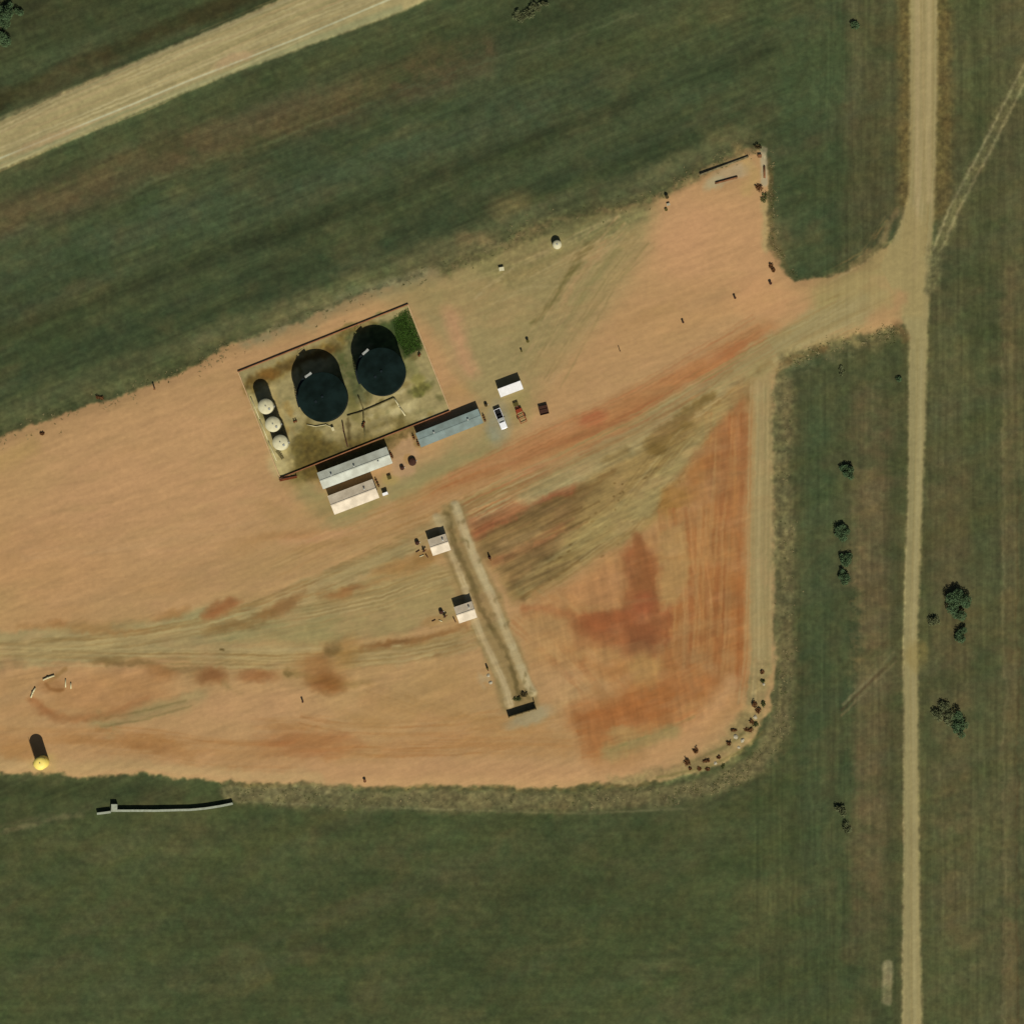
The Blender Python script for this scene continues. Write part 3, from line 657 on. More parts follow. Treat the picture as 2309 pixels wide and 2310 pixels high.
dirn = N_dg * Nn + N_vt * E + (.45 * N_hz + .3 * streak(200, 16, 0, 36, 2)) * Sth
modulate(dirn, 0.09 * VEG + 0.045)
modulate(N_big, 0.05 * VEG + 0.02)
modulate(N_clump, 0.10 * VEG + 0.012)
modulate(N_fine, 0.06 * VEG + 0.026)
modulate(N_d2, dirt * .02)
RGB[..., 0] *= 1 + VEG * 0.07 * N_med
RGB[..., 2] *= 1 + VEG * 0.05 * N_dgb
# pale-and-dark weeds on the banks
mixb = VEG * (1 - VEG) * 4
N_tuft = streak(5.5, 5.5, 0, 23, 2)
modulate(N_clump * mixb, .08)
modulate(N_tuft * mixb, .15)
modulate(N_fine * mixb, .10)
wpad = dirt * (1 - sst(1390, 1430, UU))
modulate(streak(60, 5, -.15, 41, 3) * wpad, .03)
modulate(N_med * wpad, .02)
RGB = np.clip(RGB, 4, 250)
RGB[..., 2] *= 1 - .05 * VEG
RGB[..., 0] *= 1 - .015 * (1 - VEG)
RGB[..., 1] *= 1 + .012 * (1 - VEG)
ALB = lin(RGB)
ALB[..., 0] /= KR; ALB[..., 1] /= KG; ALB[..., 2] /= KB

# --- relief
HGT = np.zeros((NY, NX), np.float32)
sl, m = poly_mask(PAD, 24, 0)
HGT[:] = -0.9
HGT[sl] += 0.9 * m
sl, m = poly_mask([(1690, -400), (1796, -400), (1790, 600), (1770, 2500), (1680, 2500), (1680, 600), (1640, 520)], 18, 0)
HGT[sl] = np.maximum(HGT[sl], -0.9 + 0.85 * m)
sl, m = poly_mask(RD, 14, 0)
HGT[sl] = np.maximum(HGT[sl], -0.9 + .6 * m)
HGT += (-.35 * sst(0, 1, dirn * .5 + .2) * 0 + .06 * N_big + .02 * N_clump * VEG + .015 * N_dg * dirt)
for pts, w, s_, h in ((RB, 9, 7, .55), (LB, 8, 7, .42), (MB_, 3, 4, -.3)):
    sl, m = line_mask(pts, w, s_, 0)
    HGT[sl] += h * m
sl, m = line_mask([(1480, 900), (1490, 1250), (1474, 1385), (1420, 1448), (1250, 1494), (1000, 1500)], 3, 7, 2)
HGT[sl] += .18 * m
sl, m = line_mask([(440, 1486), (600, 1489), (1250, 1486), (1400, 1432)], 2, 4, 2)
HGT[sl] -= .15 * m
sl, m = poly_mask([(p[0], p[1]) for p in BAT], 3, 0)
HGT[sl] = HGT[sl] * (1 - m) + 0.0 * m


def zat(px, py):
    wx = (px - PCX) * S; wy = (PCY - py) * S
    ix = int(np.clip(np.searchsorted(xs, wx), 1, NX - 1)); iy = int(np.clip(np.searchsorted(ys, wy), 1, NY - 1))
    return float(HGT[iy, ix])


def W(px, py, dz=0.0):
    return Vector(((px - PCX) * S, (PCY - py) * S, zat(px, py) + dz))


# ------------------------------------------------------------------ materials
def nt(m):
    m.use_nodes = True
    return m.node_tree, m.node_tree.nodes["Principled BSDF"]


def soil_material(name, n1, a1, n2, a2, bump, rough=.95):
    m = bpy.data.materials.new(name); t, p = nt(m); L = t.links
    at = t.nodes.new("ShaderNodeAttribute"); at.attribute_name = "soil"
    tc = t.nodes.new("ShaderNodeTexCoord")
    na = t.nodes.new("ShaderNodeTexNoise"); na.inputs["Scale"].default_value = n1; na.inputs["Detail"].default_value = 3
    nb = t.nodes.new("ShaderNodeTexNoise"); nb.inputs["Scale"].default_value = n2; nb.inputs["Detail"].default_value = 4
    L.new(tc.outputs["Object"], na.inputs["Vector"]); L.new(tc.outputs["Object"], nb.inputs["Vector"])
    ma = t.nodes.new("ShaderNodeMapRange"); ma.inputs[1].default_value = .3; ma.inputs[2].default_value = .7
    ma.inputs[3].default_value = 1 - a1; ma.inputs[4].default_value = 1 + a1
    mb = t.nodes.new("ShaderNodeMapRange"); mb.inputs[1].default_value = .3; mb.inputs[2].default_value = .7
    mb.inputs[3].default_value = 1 - a2; mb.inputs[4].default_value = 1 + a2
    L.new(na.outputs[0], ma.inputs[0]); L.new(nb.outputs[0], mb.inputs[0])
    mu = t.nodes.new("ShaderNodeMath"); mu.operation = 'MULTIPLY'
    L.new(ma.outputs[0], mu.inputs[0]); L.new(mb.outputs[0], mu.inputs[1])
    vm = t.nodes.new("ShaderNodeVectorMath"); vm.operation = 'SCALE'
    L.new(at.outputs["Color"], vm.inputs[0]); L.new(mu.outputs[0], vm.inputs["Scale"])
    L.new(vm.outputs[0], p.inputs["Base Color"])
    bp = t.nodes.new("ShaderNodeBump"); bp.inputs["Strength"].default_value = bump; bp.inputs["Distance"].default_value = .25
    L.new(na.outputs[0], bp.inputs["Height"]); L.new(bp.outputs[0], p.inputs["Normal"])
    p.inputs["Roughness"].default_value = rough
    p.inputs["Specular IOR Level"].default_value = .08
    return m


def paint(name, r, g, b, rough=.5, metal=0.0, var=.12, scale=1.2, spec=.3, coat=0.0):
    m = bpy.data.materials.new(name); t, p = nt(m); L = t.links
    c = alb(r, g, b)
    tc = t.nodes.new("ShaderNodeTexCoord")
    n = t.nodes.new("ShaderNodeTexNoise"); n.inputs["Scale"].default_value = scale; n.inputs["Detail"].default_value = 5
    L.new(tc.outputs["Object"], n.inputs["Vector"])
    cr = t.nodes.new("ShaderNodeMix"); cr.data_type = 'RGBA'
    cr.inputs[6].default_value = (c[0] * (1 - var), c[1] * (1 - var * 1.1), c[2] * (1 - var * 1.3), 1)
    cr.inputs[7].default_value = (min(.9, c[0] * (1 + var)), min(.9, c[1] * (1 + var)), min(.9, c[2] * (1 + var)), 1)
    mr = t.nodes.new("ShaderNodeMapRange"); mr.inputs[1].default_value = .35; mr.inputs[2].default_value = .65
    L.new(n.outputs[0], mr.inputs[0]); L.new(mr.outputs[0], cr.inputs[0]); L.new(cr.outputs[2], p.inputs["Base Color"])
    p.inputs["Roughness"].default_value = rough; p.inputs["Metallic"].default_value = metal
    p.inputs["Specular IOR Level"].default_value = spec; p.inputs["Coat Weight"].default_value = coat
    return m


GRASS = soil_material("grass soil", 1.1, .08, 3.5, .07, .3)
DIRT = soil_material("packed dirt", .9, .03, 5.0, .05, .15)
GRAVEL = soil_material("gravel", 1.2, .03, 6.0, .05, .12)
M = dict(
    dark=paint("black tank coating", 20, 32, 29, .9, 0, .3, .35, .02),
    darkside=paint("black tank shell", 18, 30, 32, .6, 0, .15, .6, .12),
    cream=paint("cream fibreglass", 205, 198, 158, .7, 0, .10, 1.0),
    greyroof=paint("pale grey metal roofing", 190, 193, 174, .6, .0, .16, .45),
    creamroof=paint("cream metal roofing", 218, 203, 174, .6, 0, .16, .45),
    tealroof=paint("weathered teal roofing", 126, 142, 134, .6, 0, .16, .45),
    wallw=paint("pale wall cladding", 200, 192, 168, .7, 0, .08, 1.0),
    wallt=paint("green grey wall cladding", 120, 134, 120, .7, 0, .08, 1.0),
    white=paint("white paint", 246, 244, 236, .5, 0, .05, 1.5),
    truckw=paint("white vehicle paint", 244, 244, 240, .35, 0, .02, 1.5, .5, .6),
    grey=paint("galvanised steel", 170, 172, 162, .5, .3, .12, 3),
    glass=paint("tinted glass", 34, 42, 44, .12, 0, .05, 3, .6),
    rubber=paint("tyre rubber", 30, 30, 30, .85, 0, .1, 3, .1),
    rust=paint("rusty steel", 110, 58, 30, .85, 0, .25, 2.0, .1),
    redrust=paint("red oxide paint", 136, 54, 24, .75, 0, .2, 2.0, .15),
    brown=paint("dark brown steel", 66, 40, 27, .8, 0, .25, 2.5, .15),
    berm=paint("tan steel containment", 196, 162, 118, .8, 0, .12, .7, .15),
    bermn=paint("oxidised containment", 150, 100, 66, .85, 0, .2, .7, .15),
    yellow=paint("yellow tank paint", 252, 226, 112, .55, 0, .06, 1.0),
    conc=paint("pale concrete", 156, 162, 140, .9, 0, .14, 1.6, .1),
    timber=paint("dark weathered timber", 84, 74, 46, .95, 0, .3, 1.5, .05),
    greytimber=paint("grey weathered timber", 120, 110, 80, .95, 0, .3, 1.5, .05),
    timber2=paint("brown weathered timber", 130, 92, 62, .95, 0, .3, 1.5, .05),
    olive=paint("olive painted steel", 88, 80, 36, .8, 0, .2, 2, .1),
    oliveg=paint("olive brown pipe", 100, 92, 56, .8, 0, .2, 2, .1),
    pipe=paint("pale pipe", 206, 196, 150, .6, 0, .1, 2, .2),
    stone=paint("pale rubble", 176, 168, 142, .95, 0, .2, 2.5, .1),
    leaf=paint("dark green foliage", 78, 100, 66, .8, 0, .35, .9, .1),
    leaf2=paint("olive foliage", 98, 104, 70, .8, 0, .35, .9, .1),
    dry=paint("dry brown brush", 112, 78, 48, .95, 0, .35, 1.6, .05),
    drygreen=paint("dusty green brush", 84, 88, 50, .95, 0, .3, 1.6, .05),
    bark=paint("bark", 84, 70, 52, .95, 0, .2, 3, .05),
)


# ------------------------------------------------------------------ ground meshes from the survey grid
def grid_object(name, rid, mat):
    fid = np.maximum.reduce([RID[:-1, :-1], RID[1:, :-1], RID[:-1, 1:], RID[1:, 1:]]) if rid else None
    F = RID[:-1, :-1]
    iy, ix = np.where(F == rid)
    a = iy * NX + ix
    quads = np.stack([a, a + 1, a + 1 + NX, a + NX], 1)
    used, inv = np.unique(quads.ravel(), return_inverse=True)
    me = bpy.data.meshes.new(name)
    nf = len(quads)
    me.vertices.add(len(used)); me.loops.add(nf * 4); me.polygons.add(nf)
    co = np.empty((len(used), 3), np.float32)
    co[:, 0] = xs[used % NX]; co[:, 1] = ys[used // NX]; co[:, 2] = HGT.ravel()[used]
    me.vertices.foreach_set("co", co.ravel())
    me.loops.foreach_set("vertex_index", inv.astype(np.int32))
    me.polygons.foreach_set("loop_start", np.arange(0, nf * 4, 4, dtype=np.int32))
    me.polygons.foreach_set("use_smooth", np.ones(nf, bool))
    me.update(calc_edges=True)
    at = me.attributes.new("soil", 'FLOAT_COLOR', 'POINT')
    c4 = np.ones((len(used), 4), np.float32); c4[:, :3] = ALB.reshape(-1, 3)[used]
    at.data.foreach_set("color", c4.ravel())
    me.materials.append(mat)
    o = bpy.data.objects.new(name, me); COL.objects.link(o)
    o["kind"] = "structure"
    return o


grid_object("ground", 0, GRASS)
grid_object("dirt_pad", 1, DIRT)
grid_object("gravel_road", 2, GRAVEL)
grid_object("dirt_road", 3, GRAVEL)
grid_object("farm_track", 4, GRASS)
grid_object("gravel_bed", 5, GRAVEL)


# ------------------------------------------------------------------ mesh helpers
class MB:
    def __init__(self):
        self.v = []; self.f = []

    def add(self, vs, fs):
        n = len(self.v); self.v += [tuple(x) for x in vs]; self.f += [tuple(i + n for i in f) for f in fs]; return self

    def box(self, c, s, rz=0.0, taper=0.0):
        hx, hy, hz = s[0] / 2, s[1] / 2, s[2] / 2
        ca, sa = math.cos(rz), math.sin(rz); vs = []
        for z in (-hz, hz):
            k = 1 - (taper if z > 0 else 0)
            for x, y in ((-hx, -hy), (hx, -hy), (hx, hy), (-hx, hy)):
                x *= k; y *= k
                vs.append((c[0] + x * ca - y * sa, c[1] + x * sa + y * ca, c[2] + z))
        return self.add(vs, [(3, 2, 1, 0), (4, 5, 6, 7), (0, 1, 5, 4), (1, 2, 6, 5), (2, 3, 7, 6), (3, 0, 4, 7)])

    def tube(self, p0, p1, r, n=12, r2=None, cap=True):
        p0 = Vector(p0); p1 = Vector(p1); r2 = r if r2 is None else r2
        d = (p1 - p0).normalized(); a = d.orthogonal().normalized(); b = d.cross(a)
        vs = []
        for p, rr in ((p0, r), (p1, r2)):
            for k in range(n):
                t = 2 * math.pi * k / n
                vs.append(p + a * (rr * math.cos(t)) + b * (rr * math.sin(t)))
        fs = [(k, (k + 1) % n, n + (k + 1) % n, n + k) for k in range(n)]
        if cap: fs += [tuple(range(n - 1, -1, -1)), tuple(range(n, 2 * n))]
        return self.add(vs, fs)

    def path(self, pts, r, n=8):
        for a, b in zip(pts[:-1], pts[1:]): self.tube(a, b, r, n)
        return self

    def lathe(self, prof, n=48, c=(0, 0)):
        vs = []; fs = []
        for r, z in prof:
            for k in range(n):
                t = 2 * math.pi * k / n
                vs.append((c[0] + r * math.cos(t), c[1] + r * math.sin(t), z))
        for i in range(len(prof) - 1):
            for k in range(n):
                a = i * n + k; b = i * n + (k + 1) % n
                fs.append((a, b, b + n, a + n))
        fs.append(tuple(range((len(prof) - 1) * n, len(prof) * n)))
        return self.add(vs, fs)

    def quad(self, a, b, c, d):
        return self.add([a, b, c, d], [(0, 1, 2, 3)])

    def build(self, name, mat, parent=None, smooth=False, bevel=0.0):
        me = bpy.data.meshes.new(name); me.from_pydata(self.v, [], self.f); me.update()
        if smooth: me.polygons.foreach_set("use_smooth", [True] * len(me.polygons))
        me.materials.append(mat)
        o = bpy.data.objects.new(name, me); COL.objects.link(o)
        if parent: o.parent = parent
        if bevel:
            b = o.modifiers.new("bevel", 'BEVEL'); b.width = bevel; b.segments = 2; b.limit_method = 'ANGLE'
        return o


def thing(name, label, cat, px, py, rot=0.0, group=None, dz=0.0):
    o = bpy.data.objects.new(name, None); COL.objects.link(o)
    o.location = W(px, py, dz); o.rotation_euler = (0, 0, math.radians(rot))
    o.empty_display_size = .5
    o["label"] = label; o["category"] = cat
    if group: o["group"] = group
    return o


def tag(o, label, cat, group=None):
    o["label"] = label; o["category"] = cat
    if group: o["group"] = group
    return o


def kids(o): return [c for c in bpy.data.objects if c.parent == o]


def dup(root, px, py, rot, label, dz=0.0, scale=None):
    def cp(o, par):
        c = o.copy(); COL.objects.link(c); c.parent = par
        for ch in kids(o): cp(ch, c)
        return c
    r = cp(root, None)
    r.location = W(px, py, dz); r.rotation_euler = (0, 0, math.radians(rot)); r["label"] = label
    if scale: r.scale = scale
    return r


# ------------------------------------------------------------------ buildings
def gable(name, label, cat, px, py, L, Wd, rot, eave, ridge, roofm, wallm, group=None, doors=((0, -1),), vents=(), seam=False):
    t = thing(name, label, cat, px, py, rot, group, -.05)
    w = MB(); hx, hy = L / 2 - .12, Wd / 2 - .12
    zr = ridge - .12
    w.add([(-hx, -hy, 0), (hx, -hy, 0), (hx, hy, 0), (-hx, hy, 0), (-hx, -hy, eave - .06), (hx, -hy, eave - .06), (hx, hy, eave - .06), (-hx, hy, eave - .06), (-hx, 0, zr), (hx, 0, zr)],
          [(0, 1, 5, 4), (2, 3, 7, 6), (1, 2, 6, 9, 5), (3, 0, 4, 8, 7), (3, 2, 1, 0), (4, 5, 9, 8), (6, 7, 8, 9)])
    w.build("wall", wallm, t)
    r = MB(); n = max(6, int(L / .3)); hy2 = Wd / 2; hx2 = L / 2
    for sgn in (-1, 1):                      # ribbed sheets: one face strip per pan with raised ribs
        for k in range(n):
            x0 = -hx2 + L * k / n; x1 = x0 + L / n; xr = x1 - .05
            for (xa, xb, up) in ((x0, xr, 0), (xr, x1, .035)):
                ze, zt = eave + up, ridge + up
                a = (xa, sgn * hy2, ze); b = (xb, sgn * hy2, ze); c = (xb, 0, zt); d = (xa, 0, zt)
                r.quad(a, b, c, d) if sgn < 0 else r.quad(b, a, d, c)
            r.quad((xr, sgn * hy2, eave), (xr, sgn * hy2, eave + .035), (xr, 0, ridge + .035), (xr, 0, ridge))
    for sgn in (-1, 1):
        r.box((0, sgn * (hy2 + .015), eave - .04), (L, .03, .1))
    roof = r.build("roof", roofm, t)
    MB().box((0, 0, ridge + .04), (L + .05, .26, .05)).build("ridge_cap", roofm, roof)
    if seam:
        MB().box((seam, -Wd / 4, (eave + ridge) / 2 + .05), (.08, Wd / 2 - .1, .03)).build("seam_strip", M['grey'], roof).rotation_euler = (0, 0, 0)
    for dx, side in doors:
        y = side * (hy + .02)
        d = MB().box((dx, y, 1.03), (.95, .05, 2.05)).build("door", M['grey'], t)
        MB().box((dx + .36, y + side * .05, 1.0), (.12, .05, .04)).build("handle", M['brown'], d)
    for vx, vy in vents:
        zz = ridge - abs(vy) / (Wd / 2) * (ridge - eave)
        v = MB().tube((vx, vy, zz - .05), (vx, vy, zz + .45), .13, 12)
        v.tube((vx, vy, zz + .45), (vx, vy, zz + .53), .22, 12, .06)
        v.build("roof_vent", M['grey'], t)
    return t


gable("treater_building", "long pale grey-roofed building along the south wall of the tank battery", "building", 801, 1056, 18.4, 4.3, 20.6, 2.55, 3.25,
      M['greyroof'], M['wallw'], None, ((-5.5, -1), (3.5, -1)), ((-6, .5), (0, .5), (6, -.5)))
gable("control_building", "shorter cream-roofed building tucked south of the long pale grey-roofed one", "building", 798, 1121, 11.9, 4.9, 20.8, 2.45, 3.3,
      M['creamroof'], M['wallw'], None, ((-3, -1), (4, -1)), ((3.2, .9),))
gable("pipe_building", "long low teal-roofed building east of the pale grey-roofed one", "building", 1014, 966, 16.6, 3.7, 21.5, 2.45, 2.62,
      M['tealroof'], M['wallt'], None, ((5.5, -1),), ((-4, .4), (5, .3)))
ph = gable("pump_house", "northern of two square cream-roofed pump houses, beside the twin gravel berms", "shed", 991, 1229, 4.7, 4.2, 18.5, 2.6, 3.35,
      M['creamroof'], M['wallw'], "pump houses beside the gravel berms", ((0, -1),), ((1.2, .9),))
dup(ph, 1050, 1381, 18.5, "southern of two square cream-roofed pump houses, halfway down the twin gravel berms", -.05)

# white steel container
c = thing("storage_container", "bright white steel storage container north of the white pickup truck", "container", 1151, 878, 20.5)
bd = MB(); L_, W_ = 5.9, 2.15
bd.box((0, 0, 1.3), (L_, W_ - .08, 2.5))
for k in range(26):
    x = -L_ / 2 + .2 + k * (L_ - .4) / 25
    for s_ in (-1, 1): bd.box((x, s_ * (W_ / 2 - .035), 1.3), (.11, .05, 2.2))
bd.build("body", M['white'], c)
rf = MB().box((0, 0, 2.565), (L_ + .04, W_ + .04, .05))
for k in range(20): rf.box((-L_ / 2 + .3 + k * (L_ - .6) / 19, 0, 2.603), (.12, W_ - .3, .02))
rf.build("roof", M['white'], c)
for s_ in (-1, 1):
    d = MB().box((L_ / 2 + .03, s_ * W_ / 4, 1.3), (.05, W_ / 2 - .06, 2.3)).build("door", M['white'], c)
    MB().tube((L_ / 2 + .09, s_ * .25, .3), (L_ / 2 + .09, s_ * .25, 2.3), .025, 8).build("lock_bar", M['grey'], d)
for sx in (-1, 1):
    for sy in (-1, 1): MB().box((sx * (L_ / 2 - .08), sy * (W_ / 2 - .08), .1), (.2, .2, .2)).build("corner_casting", M['grey'], c)

# ------------------------------------------------------------------ tanks
def big_tank(px, py, r, h, label, rot):
    t = thing("storage_tank", label, "tank", px, py, rot, "large black tanks in the battery")
    MB().lathe([(r + .12, 0), (r + .12, .12), (r, .14), (r, 2.4), (r + .02, 2.42), (r + .02, 2.48), (r, 2.5), (r, 4.8), (r + .02, 4.82), (r + .02, 4.88), (r, 4.9), (r, h)], 96).build("shell", M['darkside'], t, True)
    rf = MB().lathe([(r + .1, h), (r + .1, h + .1), (r + .02, h + .11), (r * .5, h + .42), (.3, h + .68)], 96)
    ro = rf.build("roof", M['dark'], t, True)
    s = MB()
    for k in range(16):
        a = 2 * math.pi * k / 16
        s.tube((r * .98 * math.cos(a), r * .98 * math.sin(a), h + .11), (.35 * math.cos(a), .35 * math.sin(a), h + .67), .03, 6)
    s.build("seam", M['dark'], ro)
    MB().tube((0, 0, h + .6), (0, 0, h + .95), .3, 16).build("vent", M['darkside'], t)
    MB().tube((-1.6, -1.2, h + .2), (-1.6, -1.2, h + .65), .35, 16).build("hatch", M['darkside'], t)
    pa = math.radians(90 + 33)
    cx, cy = (r + .35) * math.cos(pa), (r + .35) * math.sin(pa)
    pf = MB().box((cx, cy, h + .02), (1.9, .6, .07), pa - math.pi / 2 + .15).build("platform", M['grey'], t)
    rl = MB()
    ux, uy = -math.sin(pa), math.cos(pa)
    for z in (.55, 1.05): rl.tube((cx - ux * .95 + .25 * math.cos(pa), cy - uy * .95 + .25 * math.sin(pa), h + z), (cx + ux * .95 + .25 * math.cos(pa), cy + uy * .95 + .25 * math.sin(pa), h + z), .025, 6)
    for k in (-.95, 0, .95): rl.tube((cx + ux * k + .25 * math.cos(pa), cy + uy * k + .25 * math.sin(pa), h), (cx + ux * k + .25 * math.cos(pa), cy + uy * k + .25 * math.sin(pa), h + 1.05), .025, 6)
    rl.build("railing", M['grey'], pf)
    st = MB()                                  # stair wrapping the north-west of the shell
    n = 34
    for k in range(n):
        a = pa + .2 + 1.15 * (1 - k / n); z = h * k / n
        st.box(((r + .4) * math.cos(a), (r + .4) * math.sin(a), z + .1), (.62, .26, .04), a)
    st.build("stair", M['darkside'], t)
    return t


big_tank(730, 897, 6.0, 7.0, "large black storage tank, the western of the two in the battery", 0)
big_tank(862, 840, 5.8, 6.9, "large black storage tank, the eastern of the two, near the green weeds", 6)


def small_tank(label, px, py):
    t = thing("fibreglass_tank", label, "tank", px, py, 0, "cream tanks in a row along the west wall")
    r, h = 1.9, 5.9
    MB().lathe([(r, 0), (r, h), (r - .04, h + .05)], 48).build("shell", M['cream'], t, True)
    MB().lathe([(r + .02, h + .02), (r, h + .09), (r * .5, h + .3), (.2, h + .42)], 48).build("roof", M['cream'], t, True)
    MB().tube((0, 0, h + .35), (0, 0, h + .75), .12, 12).build("vent", M['grey'], t)
    MB().tube((.9, -.7, h + .15), (.9, -.7, h + .5), .28, 14).build("hatch", M['grey'], t)
    ld = MB()
    for s_ in (-.22, .22): ld.tube((r + .12, s_, 0), (r + .12, s_, h + .9), .03, 6)
    for k in range(20): ld.tube((r + .12, -.22, .25 + k * .3), (r + .12, .22, .25 + k * .3), .02, 6)
    ld.build("ladder", M['grey'], t)
    return t


tk = small_tank("cream vertical tank, northernmost in the row of three", 602.5, 918)
dup(tk, 618.5, 958, 0, "cream vertical tank, middle of the row of three")
dup(tk, 635, 999, 0, "cream vertical tank, southernmost in the row of three")

t = thing("access_stair", "thin dark steel stair south of the row of three cream tanks", "stair", 632, 1026, -55)
s_ = MB()
for k in range(9): s_.box((-1.2 + k * .28, 0, 2.2 - k * .25), (.26, .6, .04))
s_.build("tread", M['oliveg'], t)
for y in (-.32, .32): MB().tube((-1.3, y, 2.25), (1.3, y, .0), .04, 6).build("stringer", M['brown'], t)

# yellow tank
t = thing("yellow_tank", "tall bright yellow tank standing alone at the pad's southwest edge", "tank", 97, 1719, 0)
r, h = 1.62, 6.2
MB().lathe([(r, .0), (r, h)], 48).build("shell", M['yellow'], t, True)
MB().lathe([(r + .03, h), (r + .03, h + .06), (r * .5, h + .3), (.15, h + .38)], 48).build("roof", M['yellow'], t, True)
MB().tube((0, 0, h + .3), (0, 0, h + .7), .1, 12).build("vent", M['grey'], t)
ld = MB()
for q_ in (-.22, .22): ld.tube((-r - .15, q_, 0), (-r - .15, q_, h + .8), .03, 6)
for k in range(20): ld.tube((-r - .15, -.22, .3 + k * .3), (-r - .15, .22, .3 + k * .3), .02, 6)
ld.build("ladder", M['brown'], t)

# white water tank and small box on the weedy north side
t = thing("water_tank", "squat round white tank in the weeds north of the tank battery", "tank", 1256, 552, 0)
MB().lathe([(1.12, 0), (1.12, 1.5), (1.05, 1.62), (.6, 1.85), (.2, 1.95)], 40).build("shell", M['cream'], t, True)
MB().tube((0, 0, 1.9), (0, 0, 2.08), .22, 16).build("lid", M['grey'], t)
t = thing("meter_box", "tiny pale box alone in weeds between the tank battery and the white tank", "box", 1131, 607, 10)
MB().box((0, 0, .4), (1.15, .85, .8)).build("body", M['cream'], t, bevel=.03)
MB().box((0, 0, .83), (1.25, .95, .05)).build("lid", M['cream'], t)

# ------------------------------------------------------------------ containment wall round the battery
t = thing("containment_wall", "low rusty tan steel wall enclosing the tank battery in a rectangle", "wall", 776, 883, 0)
base = W(776, 883)
crn = [(537, 839), (920, 687), (1015, 927), (632, 1079)]
for i in range(4):
    a = Vector(((crn[i][0] - 776) * S, (883 - crn[i][1]) * S, 0)); b = Vector(((crn[(i + 1) % 4][0] - 776) * S, (883 - crn[(i + 1) % 4][1]) * S, 0))
    d = b - a; L_ = d.length; an = math.atan2(d.y, d.x); c_ = (a + b) / 2
    hgt = .5 if i in (0, 2) else .4
    m_ = MB().box((c_.x, c_.y, hgt / 2 - .1), (L_, .07, hgt + .2), an)
    nn = int(L_ / .7)
    for k in range(nn):
        p = a + d * ((k + .5) / nn); m_.box((p.x, p.y, hgt / 2 - .1), (.1, .13, hgt + .1), an)
    w_ = m_.build("wall_panel", M['bermn'] if i in (0, 2) else M['berm'], t)
    MB().box((c_.x, c_.y, hgt + .03), (L_ + .05, .22, .05), an).build("top_rail", M['bermn'] if i in (0, 2) else M['berm'], w_)


# ------------------------------------------------------------------ pipework in the battery and between the buildings
def pipe(name, label, cat, pts, r, mat, z=.25, supports=True, group=None):
    o = thing(name, label, cat, pts[0][0], pts[0][1], 0, group)
    x0, y0 = pts[0]
    L3 = [Vector(((x - x0) * S, (y0 - y) * S, z)) for x, y in pts]
    m_ = MB().path(L3, r, 12)
    for p in L3[1:-1]: m_.lathe([(r * 1.25, z - r), (r * 1.25, z + r)], 10, (p.x, p.y))
    m_.build("pipe_run", mat, o, True)
    if supports:
        for a, b in zip(L3[:-1], L3[1:]):
            n = max(1, int((b - a).length / 3))
            for k in range(n):
                p = a + (b - a) * ((k + .5) / n)
                MB().box((p.x, p.y, (z - r) / 2), (.18, .18, max(.06, z - r))).build("support", M['brown'], o)
    return o


pipe("pipeline", "brown pipe running down between the two large black tanks", "pipe", [(808, 893), (819, 922), (821, 958), (824, 985)], .16, M['oliveg'], .3)
pipe("pipeline", "olive pipe crossing the battery gravel south of the two large black tanks", "pipe", [(783, 938), (812, 930), (850, 914), (888, 897)], .15, M['oliveg'], .3)
pipe("pipeline", "pale cream pipe slanting south from the eastern large black tank", "pipe", [(889, 898), (900, 916), (914, 938)], .17, M['pipe'], .3)
pipe("pipeline", "dark pipe running south from the western large black tank to the building", "pipe", [(772, 950), (776, 975), (784, 1008)], .16, M['brown'], .3)
pipe("pipeline", "thin cream pipe curving round the south of the western large black tank", "pipe", [(692, 958), (712, 962), (735, 958), (752, 966)], .1, M['pipe'], .25)
pipe("pipeline", "cream pipe along the row of three cream tanks, on their west side", "pipe", [(566, 896), (585, 944), (604, 992), (624, 1040)], .11, M['pipe'], .25)


def manifold(label, px, py, rot, mat, n=3, w=1.4, group=None, h=.9):
    o = thing("valve_manifold", label, "valves", px, py, rot, group)
    MB().tube((-w / 2, 0, .35), (w / 2, 0, .35), .11, 12).build("header", mat, o, True)
    for k in range(n):
        x = -w / 2 + w * (k + .5) / n
        v = MB().tube((x, -.35, .35), (x, .35, .35), .08, 10).tube((x, 0, .35), (x, 0, h), .06, 10).box((x, 0, .5), (.26, .26, .3)).build("valve", mat, o)
        MB().tube((x, 0, h), (x, 0, h + .05), .17, 14).build("handwheel", M['rust'], v)
    for sx in (-1, 1): MB().box((sx * (w / 2 - .1), 0, .12), (.15, .3, .24)).build("support", M['brown'], o)
    return o


manifold("dark valve cluster where the battery pipes meet", 820, 958, 70, M['brown'], 3, 1.6)
manifold("small brown valve set beside the western large black tank's left side", 666, 951, 20, M['rust'], 2, 1.0)
manifold("brown valves on the west edge of the teal-roofed building", 943, 1001, -70, M['brown'], 2, 1.2)
manifold("brown valves at the east wall of the battery, below the green weeds", 946, 801, 60, M['rust'], 2, .9)
manifold("brown valves by the northwest corner of the teal-roofed building", 933, 987, -70, M['timber'], 2, 1.1)
manifold("dark valves against the east end of the pale grey-roofed building", 883, 1028, -65, M['timber'], 3, 1.5)
manifold("pipe valves at the east end of the cream-roofed building", 851, 1090, -65, M['timber'], 3, 2.2)
manifold("grey-green valves at the east end of the teal-roofed building", 1092, 944, -70, M['oliveg'], 3, 1.8)

